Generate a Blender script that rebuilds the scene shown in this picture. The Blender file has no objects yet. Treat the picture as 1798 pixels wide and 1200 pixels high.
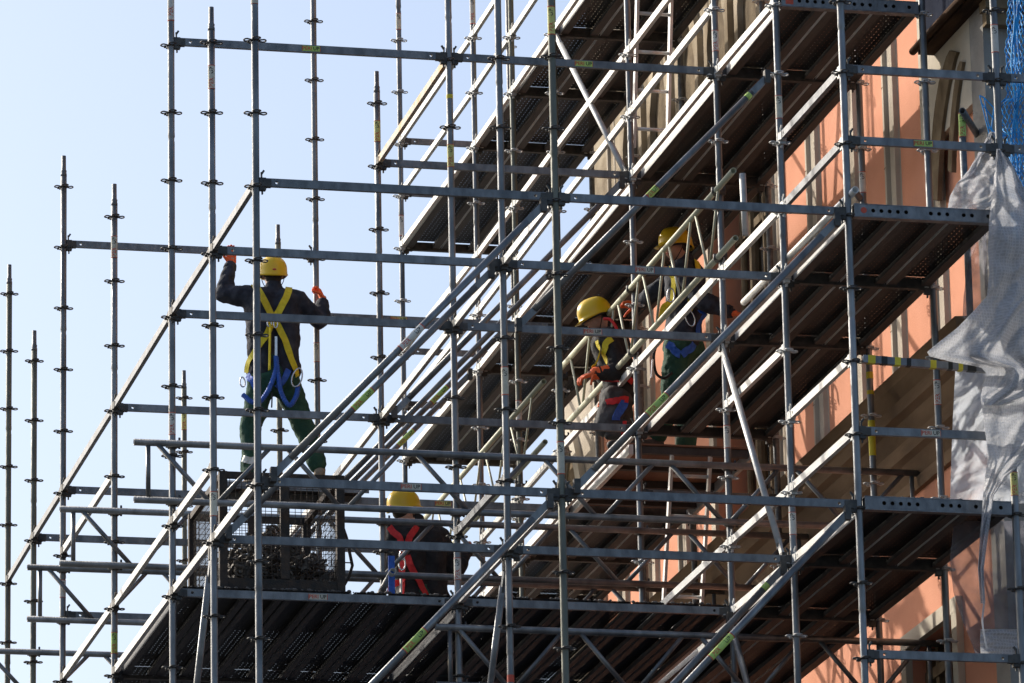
import bpy, bmesh, math, random
from mathutils import Vector, Matrix, Quaternion
from mathutils.bvhtree import BVHTree
random.seed(7)
sc = bpy.context.scene
COL = sc.collection
R = math.radians
# ------------------------------------------------------------------ camera
FPX, PITCH, YAW, ROLL = 10143.6, 0.276131935, 0.231190008, -0.0195942497
CAM = Vector((-6.57019, -35.12782, -9.19246))
_f = Vector((math.sin(YAW)*math.cos(PITCH), math.cos(YAW)*math.cos(PITCH), math.sin(PITCH)))
_r = Vector((math.cos(YAW), -math.sin(YAW), 0)); _u = _r.cross(_f)
CR = _r*math.cos(ROLL)+_u*math.sin(ROLL); CU = -_r*math.sin(ROLL)+_u*math.cos(ROLL); CF = _f
cd = bpy.data.cameras.new('camera'); cam = bpy.data.objects.new('camera', cd); COL.objects.link(cam)
m = Matrix((CR, CU, -CF)).transposed().to_4x4(); m.translation = CAM; cam.matrix_world = m
cd.sensor_width = 36; cd.lens = FPX/1798*36; cd.clip_start = .5; cd.clip_end = 5000
sc.camera = cam

def at(x, y, ax='Y', v=0.0):
    """point of the photograph's (1798 px wide) pixel on the plane X, Y or Z = v"""
    d = CF*FPX+CR*(x-899)-CU*(y-600); k = 'XYZ'.index(ax)
    return CAM+d*((v-CAM[k])/d[k])
def pr(P):
    d = Vector(P)-CAM; z = d.dot(CF)
    return 899+FPX*d.dot(CR)/z, 600-FPX*d.dot(CU)/z
# ------------------------------------------------------------------ world, sun
SUN = Vector((-1.0, 1.2, .95)).normalized()
w = bpy.data.worlds.new('World'); sc.world = w; w.use_nodes = True
nt = w.node_tree; bg = nt.nodes['Background']
sky = nt.nodes.new('ShaderNodeTexSky'); sky.sky_type = 'NISHITA'; sky.sun_disc = False
sky.sun_elevation = math.asin(SUN.z); sky.sun_rotation = math.atan2(SUN.x, SUN.y)
sky.altitude = 100; sky.air_density = 1.0; sky.dust_density = 3.8; sky.ozone_density = 2.0
nt.links.new(sky.outputs[0], bg.inputs[0]); bg.inputs[1].default_value = .15
sd = bpy.data.lights.new('sun', 'SUN'); sd.energy = 3.8; sd.angle = R(.5); sd.color = (1, .93, .82)
so = bpy.data.objects.new('sun', sd); COL.objects.link(so); so.rotation_euler = SUN.to_track_quat('Z', 'Y').to_euler()
so.location = (-20, 24, 30)
sc.view_settings.view_transform = 'Standard'; sc.view_settings.look = 'None'
sc.view_settings.exposure = 0.32; sc.view_settings.gamma = 1
sc.render.engine = 'CYCLES'; sc.cycles.max_bounces = 8; sc.cycles.transparent_max_bounces = 24

# ------------------------------------------------------------------ materials
MATS = {}
def newmat(name):
    ma = bpy.data.materials.new(name); ma.use_nodes = True; MATS[name] = ma
    return ma, ma.node_tree, ma.node_tree.nodes['Principled BSDF']
def mat(name, c1, c2=None, rough=.6, metal=0, scale=8, bump=0, bscale=60, detail=6, c3=None, stretch=(1, 1, 1), lo=.35, hi=.65, spec=.5):
    ma, nt, b = newmat(name)
    N = nt.nodes.new; L = nt.links.new
    b.inputs['Roughness'].default_value = rough; b.inputs['Metallic'].default_value = metal
    b.inputs['Specular IOR Level'].default_value = spec
    tc = N('ShaderNodeTexCoord'); mp = N('ShaderNodeMapping'); mp.inputs['Scale'].default_value = stretch
    L(tc.outputs['Object'], mp.inputs[0])
    oi = N('ShaderNodeObjectInfo'); ad = N('ShaderNodeVectorMath'); ad.operation = 'ADD'
    sc_ = N('ShaderNodeMath'); sc_.operation = 'MULTIPLY'; sc_.inputs[1].default_value = 37.0
    L(oi.outputs['Random'], sc_.inputs[0]); L(mp.outputs[0], ad.inputs[0]); L(sc_.outputs[0], ad.inputs[1])
    no = N('ShaderNodeTexNoise'); no.inputs['Scale'].default_value = scale; no.inputs['Detail'].default_value = detail
    L(ad.outputs[0], no.inputs['Vector'])
    cr = N('ShaderNodeValToRGB'); c2 = c2 or [v*.8 for v in c1]
    cr.color_ramp.elements[0].color = (*c1, 1); cr.color_ramp.elements[1].color = (*c2, 1)
    cr.color_ramp.elements[0].position = lo; cr.color_ramp.elements[1].position = hi
    if c3:
        e = cr.color_ramp.elements.new(min(.98, hi+.12)); e.color = (*c3, 1)
    L(no.outputs['Fac'], cr.inputs[0])
    # per object brightness jitter
    hs = N('ShaderNodeHueSaturation'); mr = N('ShaderNodeMapRange'); mr.inputs[3].default_value = .86; mr.inputs[4].default_value = 1.12
    L(oi.outputs['Random'], mr.inputs[0]); L(mr.outputs[0], hs.inputs['Value']); L(cr.outputs[0], hs.inputs['Color'])
    L(hs.outputs[0], b.inputs['Base Color'])
    if bump:
        n2 = N('ShaderNodeTexNoise'); n2.inputs['Scale'].default_value = bscale; n2.inputs['Detail'].default_value = 4
        L(ad.outputs[0], n2.inputs['Vector'])
        bm = N('ShaderNodeBump'); bm.inputs['Strength'].default_value = bump; bm.inputs['Distance'].default_value = .01
        L(n2.outputs['Fac'], bm.inputs['Height']); L(bm.outputs[0], b.inputs['Normal'])
        rm = N('ShaderNodeMapRange'); rm.inputs[3].default_value = max(0, rough-.12); rm.inputs[4].default_value = min(1, rough+.15)
        L(n2.outputs['Fac'], rm.inputs[0]); L(rm.outputs[0], b.inputs['Roughness'])
    return ma
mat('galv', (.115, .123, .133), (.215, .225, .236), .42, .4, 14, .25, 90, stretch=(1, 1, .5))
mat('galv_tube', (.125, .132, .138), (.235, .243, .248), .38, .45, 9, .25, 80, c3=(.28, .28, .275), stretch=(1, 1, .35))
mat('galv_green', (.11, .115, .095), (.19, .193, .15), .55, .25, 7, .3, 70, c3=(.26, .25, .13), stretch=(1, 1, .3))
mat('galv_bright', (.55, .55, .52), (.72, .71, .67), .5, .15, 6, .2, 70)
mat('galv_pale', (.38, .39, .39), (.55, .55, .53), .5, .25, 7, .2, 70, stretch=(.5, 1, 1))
mat('galv_rust', (.30, .30, .29), (.38, .34, .27), .6, .2, 5, .3, 60, c3=(.42, .24, .08), lo=.3, hi=.5)
mat('dark_steel', (.055, .055, .055), (.10, .095, .085), .6, .4, 20, .3, 80)
mat('rusty_frame', (.03, .028, .026), (.065, .045, .032), .75, .2, 18, .4, 80)
mat('zinc_dark', (.12, .125, .13), (.20, .20, .20), .5, .5, 25, .3, 90)
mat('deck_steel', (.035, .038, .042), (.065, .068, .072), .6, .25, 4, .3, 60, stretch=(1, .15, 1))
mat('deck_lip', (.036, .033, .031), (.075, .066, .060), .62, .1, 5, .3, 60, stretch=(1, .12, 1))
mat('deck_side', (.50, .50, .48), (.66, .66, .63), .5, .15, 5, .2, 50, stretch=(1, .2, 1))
mat('plywood', (.20, .09, .05), (.28, .14, .08), .7, 0, 3, .2, 40, stretch=(1, .2, 1))
mat('alu', (.55, .55, .54), (.68, .68, .66), .4, .5, 10, .1, 80)
mat('alu_green', (.36, .37, .27), (.48, .48, .36), .55, .15, 5, .25, 50, c3=(.40, .42, .22), stretch=(1, .4, 1))
mat('orange_plaster', (.70, .31, .19), (.78, .365, .235), .9, 0, 2.2, .25, 70, detail=10, lo=.3, hi=.7, spec=.12)
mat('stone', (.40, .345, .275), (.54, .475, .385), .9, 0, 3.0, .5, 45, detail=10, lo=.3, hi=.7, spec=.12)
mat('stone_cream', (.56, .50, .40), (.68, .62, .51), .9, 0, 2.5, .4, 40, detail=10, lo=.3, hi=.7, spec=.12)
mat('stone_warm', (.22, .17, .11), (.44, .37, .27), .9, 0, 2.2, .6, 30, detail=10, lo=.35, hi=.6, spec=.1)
mat('stone_shaded', (.22, .205, .185), (.32, .30, .27), .9, 0, 3.0, .5, 45, detail=10, spec=.12)  # darker copy of stone, shade of the corner return put into the colour
mat('deck_lip_shaded', (.016, .018, .021), (.034, .036, .040), .6, .2, 5, .3, 60, stretch=(1, .12, 1))  # darker copy of deck_lip, shade under the broad deck put into the colour
mat('stone_brown', (.13, .095, .058), (.23, .175, .11), .9, 0, 5, .5, 40, spec=.1)
mat('dark_glass', (.012, .014, .016), (.02, .02, .022), .15, 0, 2)
mat('timber_dark', (.035, .022, .015), (.09, .05, .028), .9, 0, 12, .5, 40, stretch=(1, .2, 1), spec=.06)
mat('slate_blue', (.012, .016, .03), (.02, .026, .045), .9, 0, 4, .3, 30, spec=.03)
mat('ground', (.05, .05, .048), (.08, .078, .072), .95, 0, .6, .4, 8)
mat('yellow_hat', (.78, .50, .012), (.82, .55, .02), .32, 0, 5)
mat('orange_hat', (.80, .33, .02), (.85, .40, .03), .32, 0, 5)
mat('navy', (.014, .017, .027), (.040, .045, .062), .9, 0, 14, .5, 120)
mat('black_cloth', (.012, .011, .012), (.028, .026, .026), .9, 0, 14, .5, 120)
mat('green_trouser', (.018, .065, .040), (.03, .095, .058), .9, 0, 10, .5, 110)
mat('grey_trouser', (.04, .038, .038), (.085, .08, .078), .9, 0, 10, .5, 110)
mat('hivis', (.62, .62, .56), (.72, .72, .66), .5, 0, 10)
mat('strap_yellow', (.62, .50, .015), (.74, .60, .03), .7, 0, 40, .2, 200)
mat('strap_red', (.55, .018, .022), (.66, .03, .03), .7, 0, 40, .2, 200)
mat('strap_blue', (.02, .09, .42), (.03, .14, .58), .6, 0, 40, .2, 200)
mat('glove_orange', (.85, .12, .025), (.90, .16, .04), .65, 0, 20, .3, 120)
mat('glove_red', (.75, .045, .035), (.80, .07, .05), .65, 0, 20, .3, 120)
mat('glove_grey', (.14, .13, .12), (.22, .20, .18), .8, 0, 20, .3, 120)
mat('skin', (.44, .235, .16), (.52, .29, .20), .55, 0, 10, .15, 120)
mat('hair', (.018, .013, .010), (.03, .022, .016), .7, 0, 60, .4, 150)
mat('boot', (.035, .03, .026), (.07, .058, .045), .7, 0, 18, .3, 80)
mat('boot_tan', (.22, .17, .12), (.32, .26, .19), .8, 0, 18, .3, 80)
mat('chrome', (.62, .62, .62), (.7, .7, .7), .22, .9, 10)
mat('st_green', (.36, .52, .11), (.44, .60, .15), .6, 0, 30)
mat('st_yellow', (.56, .54, .16), (.62, .60, .22), .6, 0, 30)
mat('st_pale', (.50, .48, .38), (.60, .57, .47), .6, 0, 30, c3=(.4, .33, .22))
mat('st_white', (.60, .58, .52), (.70, .68, .62), .6, 0, 30, c3=(.5, .44, .34))
mat('ink_red', (.50, .06, .03), (.58, .09, .05), .6)
mat('ink_black', (.012, .014, .012), (.02, .02, .02), .6)
mat('tape_yellow', (.62, .50, .02), (.70, .58, .04), .6)
mat('net_blue', (.012, .24, .62), (.03, .42, .85), .6, 0, 12)
mat('net_dark', (.01, .07, .34), (.015, .10, .45), .6, 0, 12)
mat('ledge_brown', (.15, .10, .065), (.26, .175, .11), .9, 0, 3, .5, 30, stretch=(1, .3, 1), spec=.08)
mat('coupler_brown', (.07, .06, .05), (.20, .175, .15), .65, .3, 30, .3, 80, c3=(.34, .31, .28))
mat('rubble', (.09, .085, .08), (.20, .18, .16), .9, 0, 12, .5, 60)

def film(name, col, alpha, grid=None, rough=.35):
    ma, nt, b = newmat(name); N = nt.nodes.new; L = nt.links.new
    b.inputs['Base Color'].default_value = (*col, 1); b.inputs['Roughness'].default_value = rough
    out = nt.nodes['Material Output']
    tl = N('ShaderNodeBsdfTranslucent'); tl.inputs[0].default_value = (*col, 1)
    tr = N('ShaderNodeBsdfTransparent'); m1 = N('ShaderNodeMixShader'); m1.inputs[0].default_value = .6
    L(b.outputs[0], m1.inputs[1]); L(tl.outputs[0], m1.inputs[2])
    m2 = N('ShaderNodeMixShader'); L(tr.outputs[0], m2.inputs[1]); L(m1.outputs[0], m2.inputs[2])
    tc = N('ShaderNodeTexCoord'); no = N('ShaderNodeTexNoise'); no.inputs['Scale'].default_value = 5; no.inputs['Detail'].default_value = 8
    L(tc.outputs['Object'], no.inputs['Vector'])
    mr = N('ShaderNodeMapRange'); mr.inputs[1].default_value = .3; mr.inputs[2].default_value = .7
    mr.inputs[3].default_value = alpha-.14; mr.inputs[4].default_value = alpha+.12; L(no.outputs['Fac'], mr.inputs[0])
    last = mr.outputs[0]
    if grid:
        uv = N('ShaderNodeUVMap'); sp = N('ShaderNodeSeparateXYZ'); L(uv.outputs[0], sp.inputs[0])
        fs = []
        for ch in (0, 1):
            mu = N('ShaderNodeMath'); mu.operation = 'MULTIPLY'; mu.inputs[1].default_value = 1/grid; L(sp.outputs[ch], mu.inputs[0])
            fr = N('ShaderNodeMath'); fr.operation = 'FRACT'; L(mu.outputs[0], fr.inputs[0])
            lt = N('ShaderNodeMath'); lt.operation = 'LESS_THAN'; lt.inputs[1].default_value = .28; L(fr.outputs[0], lt.inputs[0]); fs.append(lt)
        mx = N('ShaderNodeMath'); mx.operation = 'MAXIMUM'; L(fs[0].outputs[0], mx.inputs[0]); L(fs[1].outputs[0], mx.inputs[1])
        sc2 = N('ShaderNodeMath'); sc2.operation = 'MULTIPLY'; sc2.inputs[1].default_value = .22; L(mx.outputs[0], sc2.inputs[0])
        ad = N('ShaderNodeMath'); ad.operation = 'ADD'; ad.use_clamp = True; L(last, ad.inputs[0]); L(sc2.outputs[0], ad.inputs[1]); last = ad.outputs[0]
    L(last, m2.inputs[0]); L(m2.outputs[0], out.inputs[0])
    bp = N('ShaderNodeBump'); n3 = N('ShaderNodeTexNoise'); n3.inputs['Scale'].default_value = 22; n3.inputs['Detail'].default_value = 6; n3.inputs['Distortion'].default_value = 1.5
    L(tc.outputs['Object'], n3.inputs['Vector']); L(n3.outputs['Fac'], bp.inputs['Height']); bp.inputs['Strength'].default_value = .6; bp.inputs['Distance'].default_value = .02
    L(bp.outputs[0], b.inputs['Normal']); L(bp.outputs[0], tl.inputs['Normal'])
    return ma
film('film_mesh', (.66, .67, .70), .66, .022)
film('film_white', (.74, .78, .84), .58)
film('film_clear', (.26, .26, .30), .44, None, .2)

def perforated():
    ma, nt, b = newmat('deck_perforated'); N = nt.nodes.new; L = nt.links.new
    tc = N('ShaderNodeTexCoord'); sp = N('ShaderNodeSeparateXYZ'); L(tc.outputs['Object'], sp.inputs[0])
    no = N('ShaderNodeTexNoise'); no.inputs['Scale'].default_value = 6; L(tc.outputs['Object'], no.inputs['Vector'])
    cr = N('ShaderNodeValToRGB'); cr.color_ramp.elements[0].color = (.020, .020, .021, 1); cr.color_ramp.elements[1].color = (.045, .043, .042, 1)
    L(no.outputs['Fac'], cr.inputs[0]); L(cr.outputs[0], b.inputs['Base Color']); b.inputs['Roughness'].default_value = .6; b.inputs['Metallic'].default_value = .3
    q = []
    for ch, per in ((0, .036), (1, .06)):
        mu = N('ShaderNodeMath'); mu.operation = 'DIVIDE'; mu.inputs[1].default_value = per; L(sp.outputs[ch], mu.inputs[0])
        fr = N('ShaderNodeMath'); fr.operation = 'FRACT'; L(mu.outputs[0], fr.inputs[0])
        su = N('ShaderNodeMath'); su.operation = 'SUBTRACT'; su.inputs[1].default_value = .5; L(fr.outputs[0], su.inputs[0])
        m3 = N('ShaderNodeMath'); m3.operation = 'MULTIPLY'; m3.inputs[1].default_value = per; L(su.outputs[0], m3.inputs[0])
        p2 = N('ShaderNodeMath'); p2.operation = 'POWER'; p2.inputs[1].default_value = 2; ab = N('ShaderNodeMath'); ab.operation = 'ABSOLUTE'
        L(m3.outputs[0], ab.inputs[0]); L(ab.outputs[0], p2.inputs[0]); q.append(p2)
    ad = N('ShaderNodeMath'); L(q[0].outputs[0], ad.inputs[0]); L(q[1].outputs[0], ad.inputs[1])
    lt = N('ShaderNodeMath'); lt.operation = 'LESS_THAN'; lt.inputs[1].default_value = .0036**2; L(ad.outputs[0], lt.inputs[0])
    tr = N('ShaderNodeBsdfTransparent'); mx = N('ShaderNodeMixShader')
    L(lt.outputs[0], mx.inputs[0]); L(b.outputs[0], mx.inputs[1]); L(tr.outputs[0], mx.inputs[2])
    L(mx.outputs[0], nt.nodes['Material Output'].inputs[0])
perforated()

# ------------------------------------------------------------------ mesh builder
def frame(d):
    d = Vector(d).normalized(); up = Vector((0, 0, 1)) if abs(d.z) < .95 else Vector((0, 1, 0))
    s = d.cross(up).normalized(); return s, s.cross(d).normalized(), d
class MB:
    def __init__(s): s.v = []; s.f = []; s.uv = None
    def add(s, vs, fs):
        n = len(s.v); s.v += [tuple(q) for q in vs]; s.f += [tuple(i+n for i in f) for f in fs]; return s
    def box(s, a, b):
        x0, y0, z0 = a; x1, y1, z1 = b
        if x0 > x1: x0, x1 = x1, x0
        if y0 > y1: y0, y1 = y1, y0
        if z0 > z1: z0, z1 = z1, z0
        return s.add([(x0, y0, z0), (x1, y0, z0), (x1, y1, z0), (x0, y1, z0), (x0, y0, z1), (x1, y0, z1), (x1, y1, z1), (x0, y1, z1)],
                     [(0, 3, 2, 1), (4, 5, 6, 7), (0, 1, 5, 4), (1, 2, 6, 5), (2, 3, 7, 6), (3, 0, 4, 7)])
    def beam(s, p, q, wd, ht, roll=0):
        p = Vector(p); q = Vector(q); a, u, d = frame(q-p)
        if roll: Q = Quaternion(d, roll); a = Q@a; u = Q@u
        vs = [c+a*(sx*wd/2)+u*(sy*ht/2) for c in (p, q) for sx, sy in ((-1, -1), (1, -1), (1, 1), (-1, 1))]
        return s.add(vs, [(0, 1, 2, 3), (7, 6, 5, 4), (0, 4, 5, 1), (1, 5, 6, 2), (2, 6, 7, 3), (3, 7, 4, 0)])
    def tube(s, pts, r, n=12, cap=True, closed=False):
        pts = [Vector(p) for p in pts]; m_ = len(pts); rs = r if isinstance(r, (list, tuple)) else [r]*m_
        vs = []; a0 = None
        for i, p in enumerate(pts):
            if closed: d = pts[(i+1) % m_]-pts[i-1]
            else: d = (pts[min(i+1, m_-1)]-pts[max(i-1, 0)])
            d.normalize()
            if a0 is None: a, u, _ = frame(d)
            else: a = (a0-d*a0.dot(d)).normalized(); u = a.cross(d)
            a0 = a
            for k in range(n):
                t = 2*math.pi*k/n; vs.append(p+a*(math.cos(t)*rs[i])+u*(math.sin(t)*rs[i]))
        fs = []
        for i in range(m_ if closed else m_-1):
            j = (i+1) % m_
            for k in range(n):
                fs.append((i*n+k, i*n+(k+1) % n, j*n+(k+1) % n, j*n+k))
        if cap and not closed: fs += [tuple(range(n))[::-1], tuple(range((m_-1)*n, m_*n))]
        return s.add(vs, fs)
    def pipe(s, p, q, r, ri, n=14):     # open pipe with a visible bore
        p = Vector(p); q = Vector(q); a, u, d = frame(q-p); vs = []
        for c in (p, q):
            for rr in (r, ri):
                for k in range(n): t = 2*math.pi*k/n; vs.append(c+a*(math.cos(t)*rr)+u*(math.sin(t)*rr))
        fs = []
        for k in range(n):
            j = (k+1) % n
            fs += [(k, j, 2*n+j, 2*n+k), (n+j, n+k, 3*n+k, 3*n+j), (j, k, n+k, n+j), (2*n+k, 2*n+j, 3*n+j, 3*n+k)]
        return s.add(vs, fs)
    def sphere(s, c, r, nu=14, nv=9, rot=None):
        rx, ry, rz = (r, r, r) if not isinstance(r, (tuple, list)) else r
        vs = []; fs = []
        for i in range(nv+1):
            ph = math.pi*i/nv
            for k in range(nu):
                t = 2*math.pi*k/nu; q = Vector((rx*math.sin(ph)*math.cos(t), ry*math.sin(ph)*math.sin(t), rz*math.cos(ph)))
                if rot: q = rot@q
                vs.append(q+Vector(c))
        for i in range(nv):
            for k in range(nu):
                j = (k+1) % nu; fs.append((i*nu+k, (i+1)*nu+k, (i+1)*nu+j, i*nu+j))
        return s.add(vs, fs)
    def cap(s, p, q, r0, r1, n=14):      # tapered capsule
        p = Vector(p); q = Vector(q); a, u, d = frame(q-p); vs = []; rings = []
        for i in range(5): t = math.pi/2*(i/4); rings.append((p-d*(r0*math.cos(t)), max(r0*math.sin(t), 1e-4)))
        for i in range(5): t = math.pi/2*(i/4); rings.append((q+d*(r1*math.sin(t)), max(r1*math.cos(t), 1e-4)))
        for c, rr in rings:
            for k in range(n): t = 2*math.pi*k/n; vs.append(c+a*(math.cos(t)*rr)+u*(math.sin(t)*rr))
        fs = [(i*n+k, i*n+(k+1) % n, (i+1)*n+(k+1) % n, (i+1)*n+k) for i in range(9) for k in range(n)]
        fs += [tuple(range(n))[::-1], tuple(range(9*n, 10*n))]
        return s.add(vs, fs)
    def plate(s, L, h, wd, holes, r):
        """bar along +X, z in -h/2..h/2, y in -wd/2..wd/2, with real round holes through Y"""
        hw = min(r*1.5, h/2*.98)
        segs = []; x = 0
        for c in sorted(holes): segs.append((x, c-hw, None)); segs.append((c-hw, c+hw, c)); x = c+hw
        segs.append((x, L, None))
        for x0, x1, c in segs:
            for sy in (-1, 1):
                y = sy*wd/2
                if c is None:
                    q = [(x0, y, -h/2), (x1, y, -h/2), (x1, y, h/2), (x0, y, h/2)]
                    s.add(q, [(0, 1, 2, 3) if sy < 0 else (3, 2, 1, 0)])
                else:
                    per = [(x1, 0), (x1, h/2), (c, h/2), (x0, h/2), (x0, 0), (x0, -h/2), (c, -h/2), (x1, -h/2)]
                    o = [(a, y, z) for a, z in per]+[(c+r*math.cos(k*math.pi/4), y, r*math.sin(k*math.pi/4)) for k in range(8)]
                    fs = [(k, (k+1) % 8, 8+(k+1) % 8, 8+k) for k in range(8)]
                    s.add(o, [f if sy > 0 else f[::-1] for f in fs])
            if c is not None:
                o = [(c+r*math.cos(k*math.pi/4), y, r*math.sin(k*math.pi/4)) for y in (-wd/2, wd/2) for k in range(8)]
                s.add(o, [(k, 8+k, 8+(k+1) % 8, (k+1) % 8) for k in range(8)])
            for z, fl in ((h/2, 0), (-h/2, 1)):
                q = [(x0, -wd/2, z), (x1, -wd/2, z), (x1, wd/2, z), (x0, wd/2, z)]
                s.add(q, [(3, 2, 1, 0) if fl else (0, 1, 2, 3)])
        for x, fl in ((0, 1), (L, 0)):
            q = [(x, -wd/2, -h/2), (x, wd/2, -h/2), (x, wd/2, h/2), (x, -wd/2, h/2)]
            s.add(q, [(3, 2, 1, 0) if fl else (0, 1, 2, 3)])
        return s
    def mesh(s, name, ma, smooth=False):
        me = bpy.data.meshes.new(name); me.from_pydata(s.v, [], s.f)
        if ma: me.materials.append(MATS[ma])
        if s.uv:
            ul = me.uv_layers.new(name='UVMap')
            for lp in me.loops: ul.data[lp.index].uv = s.uv[lp.vertex_index]
        me.validate(); me.update()
        if smooth:
            for p in me.polygons: p.use_smooth = len(p.vertices) <= 4
        return me
def obj(name, data, parent=None, loc=None, rot=None):
    o = bpy.data.objects.new(name, data); COL.objects.link(o)
    if parent: o.parent = parent
    if loc is not None: o.location = loc
    if rot is not None: o.rotation_euler = rot
    return o
def thing(name, label, cat, loc=(0, 0, 0), group=None, rot=None):
    o = obj(name, None, None, loc, rot); o.empty_display_size = .1; o['label'] = label; o['category'] = cat
    if group: o['group'] = group
    return o
def tag(o, label, cat, group=None):
    o['label'] = label; o['category'] = cat
    if group: o['group'] = group
    return o
def wpart(mb, name, ma, parent, smooth=False):
    """part whose mesh is built in world coordinates, under a thing whose origin is elsewhere (no rotation)"""
    l = parent.location if parent.parent is None else parent.parent.location+parent.location
    mb.v = [(x-l[0], y-l[1], z-l[2]) for x, y, z in mb.v]
    return obj(name, mb.mesh(name, ma, smooth), parent)

ORD = 'first second third fourth fifth sixth seventh eighth ninth tenth eleventh twelfth thirteenth fourteenth fifteenth sixteenth seventeenth eighteenth nineteenth twentieth twenty-first twenty-second twenty-third twenty-fourth twenty-fifth twenty-sixth twenty-seventh twenty-eighth twenty-ninth thirtieth'.split()

# ------------------------------------------------------------------ grid of the scaffold
AX = [0, 2.0076, 4.0, 5.0615]
BY = [0, 1.543, 3.095, 5.622, 8.1, 9.653, 11.15, 14.187]
OFF = {(0, 0): .016, (0, 1): .005, (0, 2): -.006, (0, 3): -.004, (0, 4): -.009, (0, 5): -.011, (0, 6): -.005, (1, 4): .008, (1, 2): -.002,
       (2, 2): -.018, (2, 3): -.015, (2, 5): .017, (2, 6): .03, (2, 7): .024, (3, 0): .014, (3, 2): -.009, (2, 0): .003, (2, 1): -.004}
def P(i, j, L=0): return Vector((AX[i]+OFF.get((i, j), 0), BY[j], L))
GZ = -10.8
# ------------------------------------------------------------------ ground
g = MB().add([(-1500, -1500, GZ), (1500, -1500, GZ), (1500, 1500, GZ), (-1500, 1500, GZ)], [(0, 1, 2, 3)])
go = obj('ground', g.mesh('ground', 'ground')); go['kind'] = 'structure'

# ------------------------------------------------------------------ stickers
_txt = {}
def textmesh(s, size):
    k = (s, size)
    if k in _txt: return _txt[k]
    cu = bpy.data.curves.new('t', 'FONT'); cu.body = s; cu.size = size; cu.align_x = 'CENTER'; cu.align_y = 'CENTER'; cu.resolution_u = 2; cu.offset = size*.018
    o = bpy.data.objects.new('t', cu); COL.objects.link(o)
    me = bpy.data.meshes.new_from_object(o.evaluated_get(bpy.context.evaluated_depsgraph_get()))
    vs = [v.co.copy() for v in me.vertices]; fs = [tuple(p.vertices) for p in me.polygons]
    bpy.data.objects.remove(o); bpy.data.meshes.remove(me); bpy.data.curves.remove(cu)
    _txt[k] = (vs, fs); return vs, fs
def sticker(parent, loc, rotz, length, h, bgm, wrap=None, vertical=False, basis=None, only=None):
    """sticker plate (u right, v up, facing -Y local); wrap = tube radius"""
    nu = 9; t = .0015
    def mp(u, v, o):
        if vertical: u, v = -v, u
        if wrap:
            a = u/wrap; q = Vector(((wrap+o)*math.sin(a), -(wrap+o)*math.cos(a), v))
        else: q = Vector((u, -o, v))
        return (basis@q if basis else q)
    pl = MB()
    rows = [(-length/2+length*i/12, -h/2+h*k/8) for i in range(13) for k in range(9)]
    pl.add([mp(u, v, t) for u, v in rows], [(i*9+k, (i+1)*9+k, (i+1)*9+k+1, i*9+k+1) for i in range(12) for k in range(8)])
    n = len(pl.v)
    pl.add([mp(u, v, .0002) for u, v in rows], [])
    pl.f += [(a+n, d+n, c+n, b+n) for a, b, c, d in pl.f[:]]
    s = obj('sticker', pl.mesh('sticker', bgm), parent, loc)
    if rotz: s.rotation_euler.z = rotz
    for body, uc, ma in (('PERI', -length*.22, 'ink_red'), ('UP', length*.27, 'ink_black')):
        if only and body not in only: continue
        vs, fs = textmesh(body, h*(.66 if wrap else .92))
        tm = MB().add([mp(q.x+uc, q.y, t+.001) for q in vs], fs)
        obj('lettering', tm.mesh('lettering', ma), s)
    for e in (-1, 1):
        eb = MB(); us = (e*length*.5, e*length*.47) if e < 0 else (e*length*.47, e*length*.5)
        rr = [(u, -h/2+h*k/8) for u in us for k in range(9)]
        eb.add([mp(u, v, t+.0008) for u, v in rr], [(k, 9+k, 10+k, k+1) for k in range(8)])
        obj('edge_bar', eb.mesh('edge_bar', 'ink_red'), s)
    return s

# ------------------------------------------------------------------ posts
def rosette_mesh():
    mb = MB()
    mb.tube([(0, 0, -.006), (0, 0, .006)], .031, 14)
    for q in range(4):
        c, s_ = math.cos(q*math.pi/2), math.sin(q*math.pi/2)
        pts = []
        for k in range(14):
            t = 2*math.pi*k/14; x = .050+.024*math.cos(t); y = .027*math.sin(t)*(1 if math.cos(t) > -.2 else .75)
            pts.append((x*c-y*s_, x*s_+y*c, 0))
        mb.tube(pts, .0052, 6, closed=True)
    mb.box((-.052, -.010, -.020), (-.036, .006, -.004))
    return mb.mesh('rosette', 'dark_steel', True)
ROS = rosette_mesh(); ROSB = ROS.copy(); ROSB.materials.clear(); ROSB.materials.append(MATS['galv_pale'])
def spigot_mesh():
    mb = MB().tube([(0, 0, 0), (0, 0, .02), (0, 0, .03), (0, 0, .045), (0, 0, .055), (0, 0, .17)], [.0245, .0245, .021, .024, .0185, .0175], 14)
    return mb.mesh('spigot', 'zinc_dark', True)
SPG = spigot_mesh()
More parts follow.
